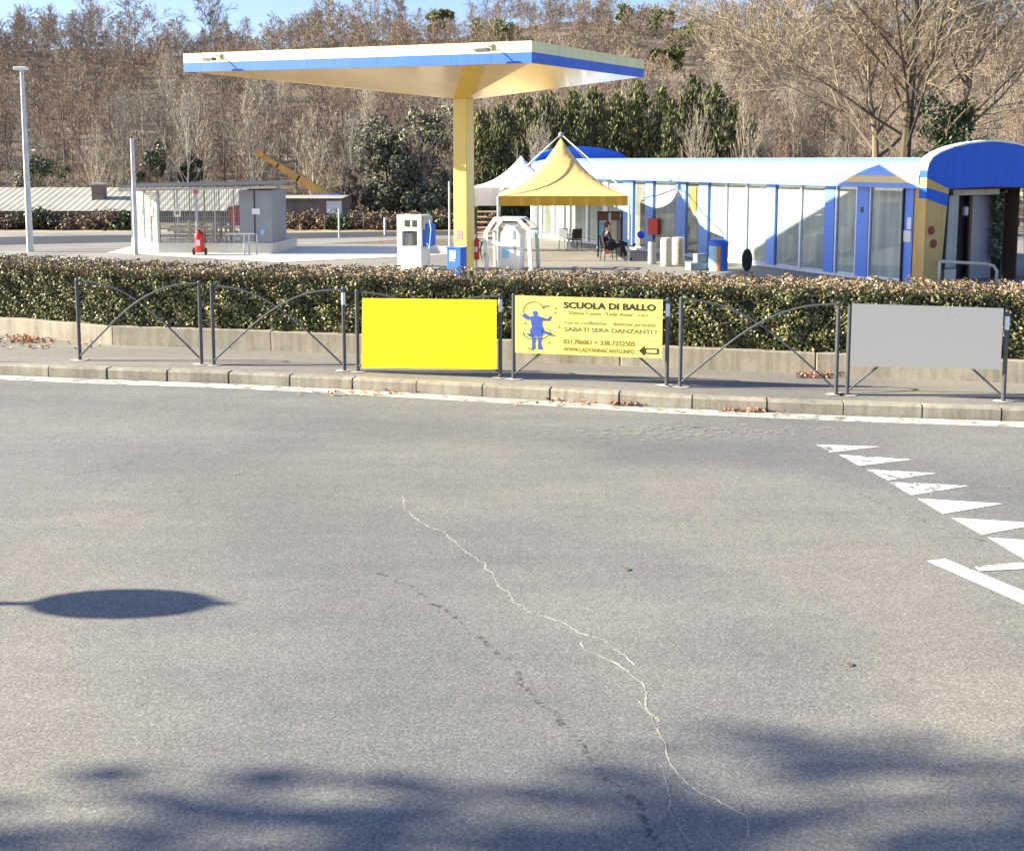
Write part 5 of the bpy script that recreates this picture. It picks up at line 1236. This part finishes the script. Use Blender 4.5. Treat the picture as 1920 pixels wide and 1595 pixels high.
for i, (px_, py_, Y, rx, H_, lab) in enumerate(pines):
    p = P(px_, py_, Y); blob_tree("pine_tree", (p.x, Y, p.z - H_), 120 + i, H_, rx, M['pine'], lab, 2600, .26, z0=.4, lobes=16)
# ivy clad trunks
for i, (px_, py0_, py1_, Y, rx, lab) in enumerate(((70, 290, 350, 74, 1.7, "dark ivy clad tree stump beside the street lamp"), (275, 240, 352, 74, 1.4, "dark ivy clad trunk behind the kiosk mast"), (360, 280, 350, 74, 1.2, "ivy clad trunk behind the middle of the kiosk roof"), (1775, 175, 300, 50, 1.9, "dark ivy mass right of the big bare tree"), (1860, 240, 300, 49, 1.4, "ivy covered bush behind the pavilion arch"))):
    p = P(px_, py0_, Y); b0_ = gz(p.x, Y); blob_tree("ivy_clad_tree", (p.x, Y, b0_), 160 + i, p.z - b0_, rx, M['ivy'] if i != 4 else M['everg'], lab, 3400, .12, z0=.05)
p = P(660, 300, 73); b0_ = gz(p.x, 73); blob_tree("ivy_clad_tree", (p.x, 73, b0_), 170, p.z - b0_, .8, M['shrub'], "thick trunk wrapped in dead brown creeper right of the orange boom", 2600, .10, z0=.02)
# pale birches and tall slim trunks
for i, (px_, py0_, Y, lab, sx_) in enumerate(((178, 245, 72, "slim pale birch with a white lower trunk left of the kiosk mast", .8), (350, 175, 73, "pale bare tree behind the kiosk roof, left of two", 1), (470, 190, 73, "pale bare tree behind the kiosk roof beside the crane boom", 1), (585, 215, 75, "pale tan bare tree above the crane boom", 1), (655, 225, 74, "pale leaning birch left of the evergreens", .8), (1395, 190, 66, "single pale crooked birch trunk above the pavilion roof", .5), (1010, 235, 70, "pale bare bush tree behind the yellow tent", .8), (1310, 225, 68, "pale bare tree behind the pavilion roof", .7))):
    p = P(px_, py0_, Y); b0_ = gz(p.x, Y) - .1; H_ = p.z - b0_
    tree_parts("birch_tree", (p.x, Y, b0_), 200 + i, lab, (M['barkp'], M['twigp']), H=H_, r0=.13, trunk=.3, nmain=14, spread=.75, up_=.8, kids=(7, 5, 4), twigw=.03, sx=sx_)
# the big bare tree on the right
p = P(1700, 300, 52)
tree_parts("big_bare_tree", (p.x, 52, 0), 407, "huge bare tree with fanning ascending branches rising behind the pavilion", (M['barkd'], mat("olive_brown_twigs", (.29, .235, .165), .9, .25, 2)), H=17, r0=.34, trunk=.20, nmain=30, spread=1.0, up_=.30, lev=4, kids=(12, 9, 8, 4), ln=(.6, .5, .5), twigw=.026, ml=.54, mr=.30, el0=16, jit=.05)
p = P(1660, 300, 54)
tree_parts("leaning_bare_tree", (p.x, 54, 0), 411, "smaller bare tree leaning left in front of the huge bare tree", (M['bark'], M['twig']), H=11, r0=.26, trunk=.35, nmain=14, spread=1.2, up_=.4, lev=4, kids=(7, 6, 5, 4), twigw=.024, lean=-.12)
p = P(1800, 300, 56)
tree_parts("forked_bare_tree", (p.x, 56, 0), 415, "bare forked tree at the right edge behind the blue arch", (M['bark'], M['twig']), H=14, r0=.28, trunk=.4, nmain=12, spread=1.1, up_=.5, lev=4, kids=(6, 5, 5, 4), twigw=.024)
# shrubs along the far verge
sh = [(-30, 54.5), (25, 54.8), (75, 54.3), (118, 54.8), (165, 54.4), (210, 54.6), (235, 54.2), (525, 54.8), (560, 54.4), (600, 54.7), (640, 54.5), (685, 54.8), (725, 54.4), (765, 54.7), (805, 54.4), (845, 54.7), (890, 54.5)]
for i, (px_, Y) in enumerate(sh):
    p = P(px_, 430, Y); rg = random.Random(i); h_ = rg.uniform(.5, .85)
    g_ = M['ivy'] if i % 4 == 2 else M['shrub']
    nm_ = ("brown leafless shrub in the row along the far verge", "dark green shrub in the row along the far verge")[g_ is M['ivy']]
    blob_tree("shrub", (p.x, Y, -.3), 500 + i, h_ + .3, 1.25, g_, nm_, 2200, .085, "shrub", False, .05, "brown shrubs along the far verge" if g_ is M['shrub'] else "green shrubs along the far verge")

# ------------------------------------------------------------------ things beside the camera that throw the shadows on the road
tipg = G(430, 1131, ROADZ); lg = G(50, 1134, ROADZ); k = math.tan(SUN_EL); px0_ = tipg.x - 5.9
zt_ = ROADZ + (tipg.x - px0_) * k; zl_ = ROADZ + (lg.x - px0_) * k; zc_ = (zt_ + zl_) / 2; rv = (zt_ - zl_) / 2 - .02
sp = empty("round_road_sign", (px0_, tipg.y, ROADZ), "round road sign on a grey pole standing at the left of the road", "sign")
MB().tube([(px0_, tipg.y, ROADZ), (px0_, tipg.y, zt_)], .032, 10).build("pole", M['galv'], sp)
mb = MB(); rh = .245
pts = [Vector((px0_ - .045, tipg.y + rh * math.cos(a_) , zc_ + rv * math.sin(a_))) for a_ in [i * math.pi / 20 for i in range(40)]]
mb.prism(pts, (.012, 0, 0)).build("disc", M['bblue'], sp)
mb = MB(); pts = [Vector((px0_ - .050, tipg.y + rh * .93 * math.cos(a_), zc_ + rv * .93 * math.sin(a_))) for a_ in [i * math.pi / 20 for i in range(40)]]; mb.prism(pts, (.004, 0, 0)).build("disc_rim", M['white'], sp)
blob_tree("roadside_tree", (-17.5, 1.98, .5), 900, 11.0, 3.0, M['everg'], "leafy tree beside the road to the left of the camera", 11000, .17, z0=.30, lobes=95)
